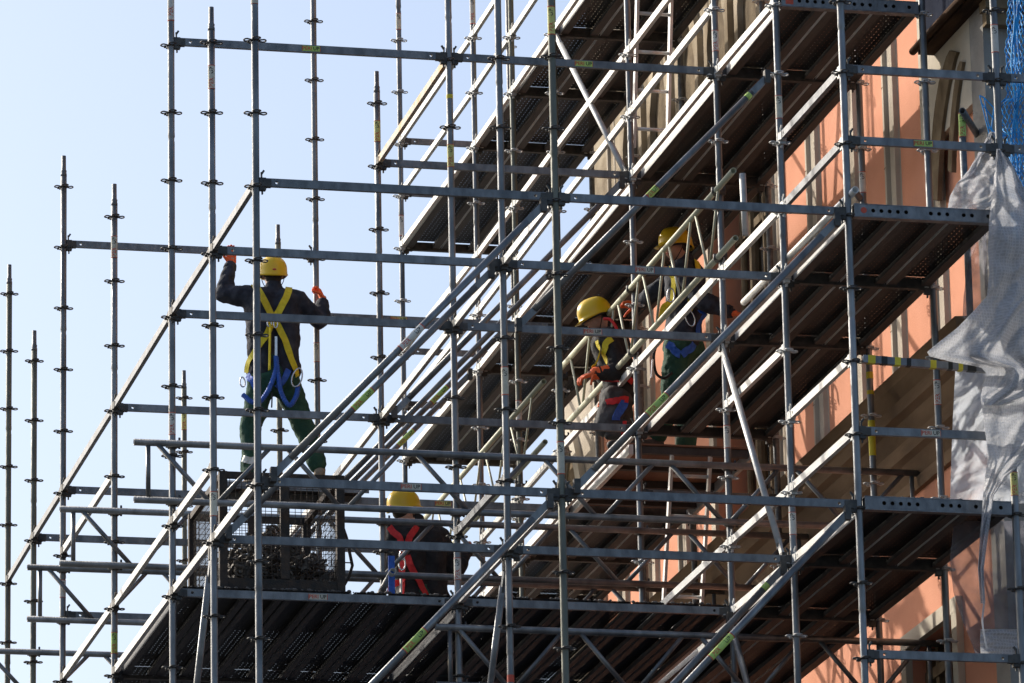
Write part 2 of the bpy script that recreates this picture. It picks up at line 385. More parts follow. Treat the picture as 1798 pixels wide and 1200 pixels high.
# (i,j): (lowest rosette, top rosette or None for beyond the frame, material)
posts = {(0, 0): (-1.5, None, 'galv_tube'), (0, 1): (-1, 3.5, 'galv_tube'), (0, 2): (-1, None, 'galv_tube'), (0, 3): (-.5, 3.5, 'galv_tube'),
         (0, 4): (.5, 4.5, 'galv_tube'), (0, 5): (.5, 3.5, 'galv_green'), (0, 6): (.5, 4.5, 'galv_green'),
         (1, 0): (-1.5, None, 'galv_green'), (1, 1): (-1, None, 'galv_tube'), (1, 2): (-1, None, 'galv_tube'), (1, 3): (0, 4.5, 'galv_tube'),
         (1, 4): (.5, None, 'galv_tube'), (1, 5): (1, 4.5, 'galv_green'), (1, 7): (2, 4.5, 'galv_green'),
         (2, 0): (-1.5, None, 'galv_tube'), (2, 1): (-1, None, 'galv_tube'), (2, 2): (-1, None, 'galv_tube'), (2, 3): (0, None, 'galv_tube'),
         (2, 4): (.5, None, 'galv_green'), (2, 5): (1, None, 'galv_green'), (2, 6): (1.5, None, 'galv_tube'), (2, 7): (2, None, 'galv_tube'),
         (3, 0): (-1.5, None, 'galv_tube'), (3, 1): (-1.5, None, 'galv_tube'), (3, 2): (-1, None, 'galv_tube'), (3, 3): (0, None, 'zinc_dark'),
         (3, 4): (.5, None, 'zinc_dark'), (3, 5): (1, None, 'zinc_dark'), (3, 6): (1.5, None, 'zinc_dark'), (3, 7): (2, None, 'zinc_dark')}
# order from the left, at each post's place half-way up the picture
def midx(k):
    lo, hi, _ = posts[k]
    zz = at(*(899, 600), 'Y', BY[k[1]]).z
    zz = min(zz, hi if hi is not None else 9)
    return pr(P(*k, zz))[0]
order = sorted(posts, key=midx); ORDI = {k: n for n, k in enumerate(order)}
DESC = {(0, 0): 'thick grey scaffold post crossing in front of the worker on the left', (0, 1): 'scaffold post with open spigot top beside the raised glove of the left worker',
        (0, 2): 'tall grey scaffold post with red paint mark near the top left', (0, 3): 'scaffold post ending against the sky with bright green sticker low down',
        (0, 4): 'grey scaffold post ending in a spigot where the upper left ledger starts', (0, 5): 'thin greenish scaffold post with spigot top near the left edge',
        (0, 6): 'leftmost scaffold post at the left edge of the photo', (1, 0): 'greenish foremost post in the middle of the photo',
        (1, 4): 'post gripped by the left worker with his right hand', (1, 7): 'short distant post seen low behind the red marked post',
        (1, 5): 'distant post whose top rises right behind the left worker\'s yellow helmet',
        (3, 0): 'post at the right edge wrapped by white sheeting', (2, 0): 'foremost right post holding the ends of the walkways'}
def pname(k): return 'the %s post' % ORD[ORDI[k]]
POSTS = {}
for k in order:
    lo, hi, ma = posts[k]; base = P(*k, GZ)
    lab = DESC.get(k) or 'grey galvanised scaffold post with rosettes, %s from the left' % ORD[ORDI[k]]
    t = thing('scaffold_post', lab, 'scaffold post', base, 'upright scaffold posts'); POSTS[k] = t
    top = (hi+.085) if hi is not None else 9.2
    segs = []; z = GZ
    js = .28 if (k[0]+k[1]) % 2 else 1.28    # crimped joints every two metres
    mb = MB(); pts = [(0, 0, 0)]; rr = [.0241]; zz = js-12
    while zz < top:
        if GZ+.2 < zz < top-.05:
            for dz, r_ in ((0, .0241), (.012, .0218), (.03, .0218), (.045, .0258), (.075, .0245), (.09, .0241)): pts.append((0, 0, zz+dz-GZ)); rr.append(r_)
        zz += 2.0
    pts.append((0, 0, top-GZ)); rr.append(.0241)
    mb.tube(pts, rr, 16)
    obj('tube', mb.mesh('tube', ma, True), t)
    L = lo
    while L <= (hi if hi is not None else 8.5)+.01:
        if -40 < pr(P(*k, L))[1] < 1240:
            obj('rosette', ROSB if k[0] >= 2 and k[1] >= 1 else ROS, t, (0, 0, L-GZ), (0, 0, random.uniform(-.05, .05)))
        L += .5
    if hi is not None: obj('spigot', SPG, t, (0, 0, top-GZ))
    obj('base_plate', MB().box((-.075, -.075, 0), (.075, .075, .01)).mesh('base_plate', 'zinc_dark'), t)

def post_sticker(k, y, ln=.26, ma='st_white', only=None, rot=-.24):
    p = at(pr(P(*k, 2))[0], y, 'Y', BY[k[1]])
    sticker(POSTS[k], (0, 0, p.z-GZ), rot, ln, .062, ma, wrap=.0243, vertical=True, only=only)
for a in (((0, 2), 8), ((0, 1), 137, .17, 'st_pale'), ((0, 3), 435, .17, 'st_pale'), ((1, 3), 232, .17, 'st_yellow'), ((2, 7), 398, .2, 'st_white', ('UP',)),
          ((1, 2), 275, .17, 'st_yellow'), ((2, 6), 20), ((1, 0), 38, .2, 'st_yellow'), ((2, 2), 74, .16), ((2, 1), 190, .17, 'st_pale', ('UP',)), ((3, 0), 70, .2, 'st_white', ('UP',)),
          ((0, 2), 745, .16), ((1, 7), 740, .17, 'st_yellow'), ((1, 1), 670, .2, 'st_pale', ('UP',)), ((1, 0), 805, .22, 'st_pale', ('UP',)), ((2, 2), 768, .17, 'st_white', ('UP',)),
          ((2, 5), 722, .17, 'st_white', ('UP',)), ((0, 3), 1130, .16, 'st_green'), ((3, 1), 690, .18), ((3, 2), 322, .16, 'st_white', ('UP',)), ((0, 1), 886, .17, 'st_pale', ('UP',)),
          ((1, 2), 1000, .16), ((2, 1), 920, .16, 'st_white', ('UP',)), ((2, 7), 40, .16, 'st_pale', ('UP',)), ((1, 4), 620, .16, 'st_pale', ('UP',)), ((3, 0), 850, .16, 'st_yellow'), ((0, 0), -4, .1, 'st_pale', ('UP',)),
          ((0, 4), 1035, .14, 'st_white', ('UP',))):
    post_sticker(*a)
def post_paint(k, y, h, ma, r=.0248):
    p = at(pr(P(*k, 2))[0], y, 'Y', BY[k[1]]); obj('paint_mark', MB().tube([(0, 0, -h/2), (0, 0, h/2)], r, 16, cap=False).mesh('paint_mark', ma, True), POSTS[k], (0, 0, p.z-GZ))
post_paint((1, 2), 171, .03, 'tape_yellow'); post_paint((1, 1), 1192, .05, 'ink_red')
post_paint((3, 2), 770, .26, 'tape_yellow', .026); post_paint((3, 2), 660, .05, 'tape_yellow', .026); post_paint((3, 2), 690, .03, 'tape_yellow', .026)

# ------------------------------------------------------------------ ledgers
def head_mesh(ma):
    mb = MB()
    mb.box((-.004, -.020, -.050), (.040, .020, .034))
    mb.beam((.018, 0, -.075), (.012, 0, .075), .010, .016)
    mb.beam((.012, 0, .060), (.030, 0, .088), .010, .014)
    mb.box((.034, -.019, -.026), (.075, .019, .026))
    return mb.mesh('end_head', ma)
HEADS = {m_: head_mesh(m_) for m_ in ('dark_steel', 'galv_pale')}
LM = {}
def ledger_mesh(Ln, ma):
    k = (round(Ln, 3), ma)
    if k not in LM: LM[k] = MB().plate(Ln, .054, .030, [.085, Ln-.085], .0105).mesh('beam', ma)
    return LM[k]
LEDG = []; LPAIR = {}
def ledger(k1, k2, L, ma='galv', hm='dark_steel', stick=None, dz=.03):
    a = P(*k1, L+dz); b = P(*k2, L+dz); d = b-a; Ln = d.length; d.normalize()
    t = thing('scaffold_ledger', 'x', 'scaffold ledger', a, 'level scaffold ledgers', (0, 0, math.atan2(d.y, d.x)))
    LEDG.append(t); t['_k'] = '%d%d%d%d' % (*k1, *k2); t['_L'] = L
    obj('beam', ledger_mesh(Ln-.10, ma), t, (.05, 0, 0))
    obj('end_head', HEADS[hm], t, (.024, 0, -.005))
    obj('end_head', HEADS[hm], t, (Ln-.024, 0, -.005), (0, 0, math.pi))
    if stick:
        for px, bgm in stick:
            # place along the bar where the photo shows it
            best = min((i/200 for i in range(201)), key=lambda s: abs(pr(a.lerp(b, s))[0]-px))
            sticker(t, (best*Ln, -.0152, 0), 0, .135, .040, bgm)
    return t
# across (A direction)
for k1, k2, L, kw in (
        ((0, 0), (1, 0), 2, {}), ((1, 0), (2, 0), 2, {}), ((0, 0), (1, 0), 0, dict(stick=[(722, 'st_pale')])), ((1, 0), (2, 0), 0, {}),
        ((2, 0), (3, 0), 3, {}), ((2, 0), (3, 0), 2.5, dict(stick=[(1620, 'st_green')])), ((2, 0), (3, 0), .5, dict(stick=[(1634, 'st_pale')])), ((2, 0), (3, 0), -1, {}),
        ((0, 1), (1, 1), 2, {}), ((1, 1), (2, 1), 2, dict(stick=[(1131, 'st_pale')])), ((0, 1), (1, 1), 0, {}), ((1, 1), (2, 1), 0, {}),
        ((0, 2), (1, 2), 4, dict(stick=[(545, 'st_green')])), ((1, 2), (2, 2), 4, dict(stick=[(1025, 'st_green')])),
        ((0, 2), (1, 2), 2, {}), ((1, 2), (2, 2), 2, dict(stick=[(1040, 'st_pale')])), ((0, 2), (1, 2), 0, dict(stick=[(557, 'st_pale')])), ((1, 2), (2, 2), 0, {}),
        ((1, 3), (2, 3), 4, {}), ((0, 3), (1, 3), 2, {}), ((1, 3), (2, 3), 2, {}),
        ((0, 4), (1, 4), 4, {}), ((0, 4), (1, 4), 2, {}), ((1, 4), (2, 4), 2, dict(stick=[(777, 'st_yellow')])), ((1, 4), (2, 4), 3.5, dict(stick=[(700, 'st_yellow')])), ((0, 4), (1, 4), 1, {}),
        ((0, 5), (1, 5), 2, {}), ((1, 5), (2, 5), 2, {}),
        ((2, 7), (3, 7), 7, {}), ((2, 7), (3, 7), 6.5, {}), ((2, 7), (3, 7), 5, {}), ((2, 7), (3, 7), 4.5, {}),
        ((2, 4), (3, 4), 1, {}), ((2, 3), (3, 3), 1.5, {})):
    ledger(k1, k2, L, **kw)
for L, w_ in ((3, 'upper'), (2.5, 'lower')):
    a = P(3, 0, L+.03); t = tag(obj('scaffold_ledger', None, None, a), w_+' ledger stub running out of the photo past the blue net', 'scaffold ledger', 'level scaffold ledgers')
    obj('beam', ledger_mesh(1.9, 'galv'), t, (.05, 0, 0)); obj('end_head', HEADS['dark_steel'], t, (.024, 0, -.005)); obj('end_head', HEADS['dark_steel'], t, (1.976, 0, -.005), (0, 0, math.pi))
# running away from the camera (B direction)
def run(i, L, js, ma='galv_pale'):
    for j in js: ledger((i, j), (i, j+1), L, ma, 'dark_steel' if i < 2 else 'galv_pale')
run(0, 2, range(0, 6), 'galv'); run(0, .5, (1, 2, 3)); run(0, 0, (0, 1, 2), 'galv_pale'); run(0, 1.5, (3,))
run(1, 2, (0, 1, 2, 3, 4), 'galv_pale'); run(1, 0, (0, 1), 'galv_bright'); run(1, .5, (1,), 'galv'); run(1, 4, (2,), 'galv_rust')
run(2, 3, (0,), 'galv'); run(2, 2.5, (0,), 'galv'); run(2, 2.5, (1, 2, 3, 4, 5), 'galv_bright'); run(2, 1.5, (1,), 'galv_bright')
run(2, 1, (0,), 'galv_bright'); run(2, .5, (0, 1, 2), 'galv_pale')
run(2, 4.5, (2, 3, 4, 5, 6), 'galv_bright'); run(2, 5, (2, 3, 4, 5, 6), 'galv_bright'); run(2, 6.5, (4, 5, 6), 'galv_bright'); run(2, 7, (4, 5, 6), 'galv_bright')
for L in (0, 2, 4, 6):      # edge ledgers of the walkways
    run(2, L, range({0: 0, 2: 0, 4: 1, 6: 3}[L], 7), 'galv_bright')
# labels: which posts a ledger joins, and its place among the ledgers joining them
grp = {}
for t in LEDG: grp.setdefault(t['_k'], []).append(t)
for kk, ts in grp.items():
    i1, j1, i2, j2 = map(int, kk); ts.sort(key=lambda t: -t['_L'])
    A, B_ = sorted((ORDI[(i1, j1)], ORDI[(i2, j2)]))
    kind = 'level ledger' if j1 == j2 else 'receding sloping-looking ledger'
    for n, t in enumerate(ts):
        if len(ts) == 1: w_ = 'only'
        else: w_ = 'topmost' if n == 0 else ('lowest' if n == len(ts)-1 else ORD[n]+' down')
        t['label'] = '%s joining posts %s and %s from the left, %s one' % (kind, ORD[A], ORD[B_], w_)
for t in LEDG: del t['_k']; del t['_L']

# perforated end plates of the walkways
for L, j, mark, lab in ((4, 1, 'red', 'perforated end plate with red mark closing the walkway at the top of the photo'), (2, 0, 'dot', 'perforated end plate with red dot at the walkway end below the green label'),
                        (0, 0, None, 'perforated end plate of the lower right walkway with rubble on top')):
    a = P(2, j, L+.038); b = P(3, j, L+.038); Ln = (b-a).length-.07
    t = thing('end_plate', lab, 'end plate', a+Vector((.035, 0, 0)), None, (0, 0, 0))
    hs = [.13+.057*k for k in range(16) if k not in (5, 6, 10, 13)]
    obj('plate', MB().plate(Ln, .078, .006, [h for h in hs if h < Ln-.03], .0145).mesh('plate', 'galv'), t, (0, -.030, 0))
    obj('flange', MB().box((0, -.033, -.046), (Ln, .03, -.040)).box((0, -.035, .040), (Ln, .03, .045)).mesh('flange', 'galv'), t)
    obj('backing', MB().box((0, .02, -.0395), (Ln, .024, .0395)).mesh('backing', 'dark_steel'), t)
    if mark == 'red': obj('paint_mark', MB().box((.03, -.035, -.028), (.085, -.0332, .03)).mesh('paint_mark', 'ink_red'), t)
    if mark == 'dot': obj('paint_mark', MB().tube([(.065, -.0332, 0), (.065, -.035, 0)], .021, 14).mesh('paint_mark', 'ink_red'), t)

# ------------------------------------------------------------------ decks
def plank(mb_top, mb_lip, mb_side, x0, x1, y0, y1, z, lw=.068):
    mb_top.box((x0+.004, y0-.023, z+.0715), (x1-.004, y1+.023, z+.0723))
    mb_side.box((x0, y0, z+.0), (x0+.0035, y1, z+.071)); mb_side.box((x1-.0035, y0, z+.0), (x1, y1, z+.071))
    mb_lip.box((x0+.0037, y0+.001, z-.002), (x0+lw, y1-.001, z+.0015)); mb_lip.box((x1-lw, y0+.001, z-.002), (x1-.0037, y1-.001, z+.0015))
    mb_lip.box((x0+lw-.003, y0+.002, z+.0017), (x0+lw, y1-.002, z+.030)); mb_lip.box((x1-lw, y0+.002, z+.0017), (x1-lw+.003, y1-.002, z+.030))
WN = {6: 'highest', 4: 'second highest', 2: 'third', 0: 'lowest'}
def deck(X0, X1, Y0, Y1, L, n, label, side='deck_side', lipm='deck_lip', lw=.068):
    t = thing('steel_deck', label, 'scaffold deck', (X0, Y0, L+.005), 'steel walkway decks')
    wd = (X1-X0)/n
    for q in range(n):
        a, b, c = MB(), MB(), MB()
        plank(a, b, c, 0, wd-.016, .027, Y1-Y0-.027, 0, lw)
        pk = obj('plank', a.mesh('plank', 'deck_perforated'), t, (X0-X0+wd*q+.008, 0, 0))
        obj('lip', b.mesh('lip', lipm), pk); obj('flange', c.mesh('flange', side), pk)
    return t
for L in (6, 4, 2, 0):
    s = {0: 0, 2: 0, 4: 1, 6: 3}[L]
    for j in range(s, 7):
        if (L, j) in ((2, 3),): continue
        deck(AX[2]+.045, AX[3]-.02, BY[j], BY[j+1], L, 3, 'perforated steel deck bay of the %s walkway, %s bay from its near end' % (WN[L], ORD[j-s]))
    for j in range(s+(0 if L in (6,) else 1), 8):
        a = P(2, j, L+.01)
        t = tag(obj('deck_transom', None, None, a), 'dark cross bar under the %s walkway, %s from its near end' % (WN[L], ORD[j-s]), 'transom', 'cross bars under the walkways')
        t.empty_display_size = .1
        obj('bar', MB().box((.03, -.024, -.024), (1.04, .024, -.012)).box((.03, -.024, -.0119), (1.04, -.019, .05)).box((.03, .019, -.0119), (1.04, .024, .05)).mesh('bar', 'dark_steel'), t)
        obj('end_head', HEADS['dark_steel'], t, (.024, 0, -.005)); obj('end_head', HEADS['dark_steel'], t, (1.04, 0, -.005), (0, 0, math.pi))
# broad deck on the left under the crate
for i in (0, 1):
    for j in (2, 3):
        deck(AX[i]+.04, AX[i+1]-.01, BY[j], BY[j+1], 0, 8,
             ['broad steel deck seen from below under the mesh crate', 'broad steel deck seen from below in the bottom centre',
              'broad steel deck at the bottom left corner behind the crate deck', 'broad steel deck at the bottom centre, behind the nearer deck'][i+2*(j-2)], 'deck_steel', 'deck_lip_shaded', .045)
for i in (0, 1):
    a = P(i, 3, .01); t = tag(obj('deck_transom', None, None, a), ['dark cross bar under the broad deck at bottom left', 'dark cross bar under the broad deck at bottom centre'][i], 'transom', 'cross bars under the broad deck')
    obj('bar', MB().box((.03, -.024, -.03), (1.96, .024, -.008)).mesh('bar', 'dark_steel'), t)
    obj('end_head', HEADS['dark_steel'], t, (.024, 0, -.005)); obj('end_head', HEADS['dark_steel'], t, (1.98, 0, -.005), (0, 0, math.pi))
t = thing('light_blocking_deck', 'closed boarding one lift below the picture, under the whole scaffold', 'scaffold deck', (0, 0, -2))  # added out of view to keep ground bounce off the deck undersides
for k in range(22):
    obj('board', MB().box((.03, .03+k*.555, 0), (5.02, .03+k*.555+.545, .05)).mesh('board', 'slate_blue'), t)
# board the left worker stands on
t = thing('steel_board', 'narrow steel board under the feet of the worker on the left', 'scaffold board', (1.2, 7.74, 2.0))
a, b, c = MB(), MB(), MB(); a.box((0, 0, .05), (1.15, .30, .054)); c.box((0, 0, 0), (1.15, .003, .055)); c.box((0, .297, 0), (1.15, .30, .055))
obj('plank', a.mesh('plank', 'deck_perforated'), t); obj('flange', c.mesh('flange', 'galv'), t)
# access deck with plywood and aluminium ribs
t = thing('access_deck', 'red-brown plywood hatch deck with metal ribs under the two workers', 'scaffold deck', (4.05, 6.15, 2.0))
obj('panel', MB().box((0, 0, .05), (.98, 1.90, .062)).mesh('panel', 'plywood'), t)
obj('side_rail', MB().box((-.004, 0, -.03), (.03, 1.92, .049)).box((.95, 0, -.03), (.984, 1.92, .049)).mesh('side_rail', 'alu'), t)
for y in (.02, .52, 1.05, 1.6): obj('rib', MB().box((.031, y, -.01), (.949, y+.05, .048)).mesh('rib', 'deck_lip'), t)
t = thing('access_deck', 'plywood hatch deck with pale ribs near the top, under the uppermost ledgers', 'scaffold deck', (4.05, 3.4, 6.0))
obj('panel', MB().box((0, 0, .05), (.98, 2.1, .062)).mesh('panel', 'plywood'), t)
for y in (.02, .52, 1.05, 1.6, 2.0): obj('rib', MB().box((.031, y, -.01), (.949, y+.05, .048)).mesh('rib', 'deck_lip'), t)

# ------------------------------------------------------------------ diagonal braces
def brace(p, q, label, r=.0235, ma='galv_tube', marks=()):
    p = Vector(p); q = Vector(q); d = (q-p).normalized()
    t = thing('diagonal_brace', label, 'scaffold brace', p, 'diagonal brace tubes')
    a, u, _ = frame(d); side = d.cross(Vector((0, 1, 0) if abs(d.y) < .5 else (1, 0, 0))).normalized()
    Ln = (q-p).length
    obj('tube', MB().tube([d*.22, d*(Ln-.22)], r, 16).mesh('tube', ma, True), t)
    flat = Vector((0, 1, 0) if abs(d.x) > .1 else (1, 0, 0))
    for s0, s1 in ((.04, .26), (Ln-.26, Ln-.04)):
        mb = MB(); z = side; wv = flat
        vs = [d*s+z*(sz*.024)+wv*(sw*.009) for s in (s0, s1) for sz, sw in ((-1, -1), (1, -1), (1, 1), (-1, 1))]
        mb.add(vs, [(0, 1, 2, 3), (7, 6, 5, 4), (0, 4, 5, 1), (1, 5, 6, 2), (2, 6, 7, 3), (3, 7, 4, 0)])
        obj('end_fork', mb.mesh('end_fork', ma), t)
        c = d*(s0+.02 if s0 < 1 else s1-.02)
        obj('wedge', MB().box((c.x-.02, c.y-.025, c.z-.045), (c.x+.02, c.y+.025, c.z+.05)).mesh('wedge', 'dark_steel'), t)
    for px, ln, bgm, only in marks:
        s = min((i/300 for i in range(301)), key=lambda s: abs(pr(p.lerp(q, s))[0]-px))
        # local frame: z along the tube, -Y toward the camera
        zc = -d if d.z > 0 else d
        zc = d if d.z > 0 else -d
        n = (CAM-p).normalized(); n = (n-zc*n.dot(zc)).normalized(); xx = (-n).cross(zc).normalized()
        B = Matrix((xx, -n, zc)).transposed()
        if only == 'band':
            obj('paint_mark', MB().tube([d*(s*Ln-ln/2), d*(s*Ln+ln/2)], r+.0012, 16, cap=False).mesh('paint_mark', bgm, True), t)
        else: sticker(t, d*(s*Ln), 0, ln, .058, bgm, wrap=r+.0003, vertical=True, basis=B.to_3x3(), only=only)
    return t
def N2(k, L, dx=0, dy=0, dz=0): return P(*k, L)+Vector((dx, dy, dz))
fy = -.045
BL = []
brace(N2((0, 0), 0, .05, fy, .02), N2((1, 0), 2, -.05, fy, 0), 'diagonal tube with white label, upper of the long pair across the centre left', marks=[(722, .22, 'st_white', None)])
brace(N2((0, 1), 0, .05, fy, .02), N2((1, 1), 2, -.05, fy, 0), 'diagonal tube with green label, lower of the long pair across the centre left', marks=[(637, .2, 'st_green', None)])
brace(N2((1, 0), 0, .05, fy, .02), N2((2, 0), 2, -.05, fy, 0), 'bluish diagonal tube from the centre post up to the right-hand walkway end', marks=[(1152, .2, 'st_green', None)])
brace(N2((1, 1), 1.5, .05, fy, .04), N2((2, 1), 3.5, -.05, fy, 0), 'diagonal tube with green band rising above the bent worker to the top right', marks=[(1145, .1, 'st_green', None), (1313, .04, 'st_green', 'band')])
brace(N2((0, 0), -2, .05, fy, .02), N2((1, 0), 0, -.05, fy, 0), 'diagonal tube with green label at the bottom centre', marks=[(728, .2, 'st_green', None)])
brace(N2((1, 0), -2, .05, fy, .02), N2((2, 0), 0, -.05, fy, 0), 'diagonal tube with long green label at the bottom right', marks=[(1265, .22, 'st_green', ())])
brace(N2((1, 1), -2, .05, fy, .02), N2((2, 1), 0, -.05, fy, 0), 'diagonal tube with small green band at the bottom right', marks=[(1343, .05, 'st_green', 'band')])
for j, lab, mk in ((3, 'nearest of the four distant diagonal tubes rising behind the centre', []), (4, 'distant diagonal tube, second nearest of four behind the centre', []),
                   (5, 'distant diagonal tube with green label, upper labelled one behind the centre', [(771, .2, 'st_green', None)]), (6, 'distant diagonal tube with green label, farthest of the four behind the centre', [(712, .2, 'st_green', None)])):
    q0 = N2((1, j), 2, .05, fy, .02) if j < 6 else Vector((AX[1]+.05, BY[6]+fy, 2.02))
    brace(q0, N2((2, j), 4, -.05, fy, 0), lab, marks=mk)
brace(N2((2, 3), 4, 0, .05), N2((2, 4), 6, 0, -.05), 'pale steep tube leaning under the topmost deck edge', ma='galv_pale')
brace(N2((2, 1), 0, -.045, .05), N2((2, 2), 2, -.045, -.05), 'sunlit steep tube leaning down to the right, right of the standing worker', ma='galv_pale')
brace(N2((2, 1), -2, -.045, .05), N2((2, 2), 0, -.045, -.05), 'steep tube leaning at the bottom edge right of the broad deck', ma='galv_tube')
brace(N2((1, 2), -2, 0, -.05), N2((1, 1), 0, 0, .05), 'thin steep tube behind the centre post at the bottom', ma='galv_tube')
brace(N2((0, 2), -2, 0, -.05), N2((0, 1), 0, 0, .05), 'thin steep tube behind the left posts at the bottom', ma='galv_tube')

# ------------------------------------------------------------------ lattice girders
def lattice(p, q, h, label, ma='galv_tube', r=.0242, rs=.017, start=.1, per=None, clamps=(), open_ends=False, thin=False, verts=True):
    """p,q = ends of the top chord"""
    p = Vector(p); q = Vector(q); d = (q-p).normalized(); Ln = (q-p).length; dn = Vector((0, 0, -h))
    t = thing('lattice_girder', label, 'lattice girder', p, 'lattice girders')
    for nm, o in (('top_chord', Vector((0, 0, 0))), ('bottom_chord', dn)):
        obj(nm, MB().pipe(o, o+d*Ln, r, r*.82).mesh(nm, ma, True), t)
    n = max(2, round(Ln/per)); s0 = start; pitch = (Ln-2*start)/n
    if verts:
        for s in (start, Ln-start): obj('upright', MB().tube([d*s+Vector((0, 0, -r)), d*s+dn+Vector((0, 0, r))], rs, 10).mesh('upright', ma, True), t)
    for k in range(n):
        a = s0+pitch*k+.07; m_ = s0+pitch*(k+.5); b = s0+pitch*(k+1)-.07
        for u, v in (((a, 0), (m_-.04, 1)), ((m_+.04, 1), (b, 0))):
            if u[1] == 0: P0 = d*u[0]+Vector((0, 0, -r*.6)); P1 = d*v[0]+dn+Vector((0, 0, r*.6))
            else: P0 = d*u[0]+dn+Vector((0, 0, r*.6)); P1 = d*v[0]+Vector((0, 0, -r*.6))
            obj('strut', MB().tube([P0, P1], rs, 10).mesh('strut', ma, True), t)
    for c in clamps:
        for z in (0, -h):
            cc = Vector(c)-p+Vector((0, 0, z))
            mb = MB(); mb.tube([cc+Vector((0, 0, -.022)), cc+Vector((0, 0, .022))], .033, 12)
            mb.beam(cc+Vector((-.05, -.03, 0)), cc+Vector((.05, -.03, 0)), .03, .045); mb.tube([cc+Vector((.045, -.03, -.03)), cc+Vector((.045, -.03, .05))], .008, 8)
            obj('coupler', mb.mesh('coupler', 'dark_steel', True), t)
    return t
yo = -.055
lattice((at(235, 783, 'Y', BY[2]+yo).x, BY[2]+yo, 1.075), (5.42, BY[2]+yo, 1.075), .41, 'long lattice girder crossing in front of the mesh crate', per=.98, clamps=[P(i, 2, 1.075)+Vector((0, -.0, 0)) for i in (0, 1, 2)])
lattice((at(105, 898, 'Y', BY[3]+yo).x, BY[3]+yo, 1.225), (5.3, BY[3]+yo, 1.225), .41, 'lattice girder passing at shoulder height of the red harness worker', per=.98, clamps=[P(i, 3, 1.225) for i in (0, 1, 2)])
lattice((at(48, 999, 'Y', BY[4]+yo).x, BY[4]+yo, 1.385), (5.3, BY[4]+yo, 1.385), .41, 'lattice girder starting near the left edge, third one down', per=.98, clamps=[P(i, 4, 1.385) for i in (0, 1, 2)])
lattice((-.55, BY[5]+yo, 1.07), (5.3, BY[5]+yo, 1.07), .41, 'lattice girder in the bottom left corner', per=.98, clamps=[P(0, 5, 1.07)])
lattice((at(765, 1101, 'Y', BY[2]+yo).x, BY[2]+yo, -.165), (5.5, BY[2]+yo, -.165), .41, 'lattice girder in shadow below the broad deck edge', per=.98, clamps=[P(1, 2, -.165)])
x = AX[2]-.055
lattice((x, 2.58, 3.12), (x, 7.95, 3.12), .5, 'yellow-green lattice guard beam in front of the two right-hand workers', 'alu_green', per=.86, r=.0225, rs=.0105, start=.35, verts=False,
        clamps=[P(2, 2, 3.12)+Vector((-.02, 0, 0)), P(2, 3, 3.12)+Vector((-.02, 0, 0))])
lattice((x-.06, 8.2, 3.10), (x-.06, 13.6, 3.10), .5, 'yellow-green lattice guard beam behind the centre, left of the bent worker', 'alu_green', per=1.1, r=.0225, rs=.0095, start=.35, verts=False, clamps=[P(2, 4, 3.10), P(2, 5, 3.10)])
def loose_pipe(pts, label, ma='alu', r=.024, cat='pipe', nm='loose_pipe'):
    pts = [Vector(p) for p in pts]; o = pts[0]
    t = tag(obj(nm, MB().pipe(Vector((0, 0, 0)), pts[1]-o, r, r*.8).mesh(nm, ma, True), None, o), label, cat); return t
loose_pipe([(4.03, -.1, 2.155), (4.03, 2.72, 2.19)], 'pale pipe lying along the walkway edge, held by the standing worker', 'alu')
pj = at(1302, 300, 'Y', 2.58); pk_ = at(1302, 415, 'Y', 2.58)
loose_pipe([(pj.x, 2.56, pj.z-.03), (pj.x+.01, 2.56, pk_.z)], 'short upright pipe hanging from the end of the yellow-green guard beam', 'galv_pale')
# hazard taped tube on the right
pa = at(1515, 631, 'Y', -.03); pb = at(1775, 652, 'Y', -.03); d = pb-pa
t = thing('taped_bar', 'bar wrapped in yellow and black hazard tape on the right', 'hazard bar', pa)
obj('tube', MB().beam((0, 0, 0), d, .04, .05).mesh('tube', 'galv'), t)
for k, (s0, s1) in enumerate([(.03, .08), (.12, .16), (.21, .25), (.29, .32), (.45, .49), (.57, .6), (.64, .67), (.7, .76)]):
    obj('hazard_tape', MB().beam(d*s0, d*s1, .043, .053).mesh('hazard_tape', 'ink_black' if k % 2 else 'tape_yellow'), t)
t = obj('blue_strap', MB().beam((0, 0, 0), (.0, 0, .28), .01, .045, math.pi/2).mesh('blue_strap', 'strap_blue'), None, at(688, 1045, 'Y', 3.3)); tag(t, 'short blue strap hanging beside the red harness worker', 'strap')
loose_pipe([at(655, 1065, 'Y', 3.9), at(690, 1003, 'Y', 3.25)], 'short pipe stub beside the blue strap at the deck edge', 'galv_pale')
for (px, py, qx, qy, Y_, lab) in ((1497, 341, 1516, 338, 3.0, 'open pipe stub by the walkway end near the orange wall'), (1687, 203, 1715, 200, .9, 'open pipe stub behind the blue netting')):
    a = at(px, py, 'Y', Y_); loose_pipe([a+Vector((-.02, -.1, 0)), a+Vector((.35, .6, 0))], lab, 'zinc_dark')
a = at(1691, 260, 'Y', 1.0); pv = thing('wall_post', 'short dark post with green label between wall and white sheeting', 'scaffold post', a+Vector((0, 0, -1.2)))
obj('tube', MB().tube([(0, 0, 0), (0, 0, 1.42)], .0241, 14).mesh('tube', 'zinc_dark', True), pv)
sticker(pv, (0, 0, 1.2+.16), -.24, .17, .062, 'st_green', wrap=.0243, vertical=True)

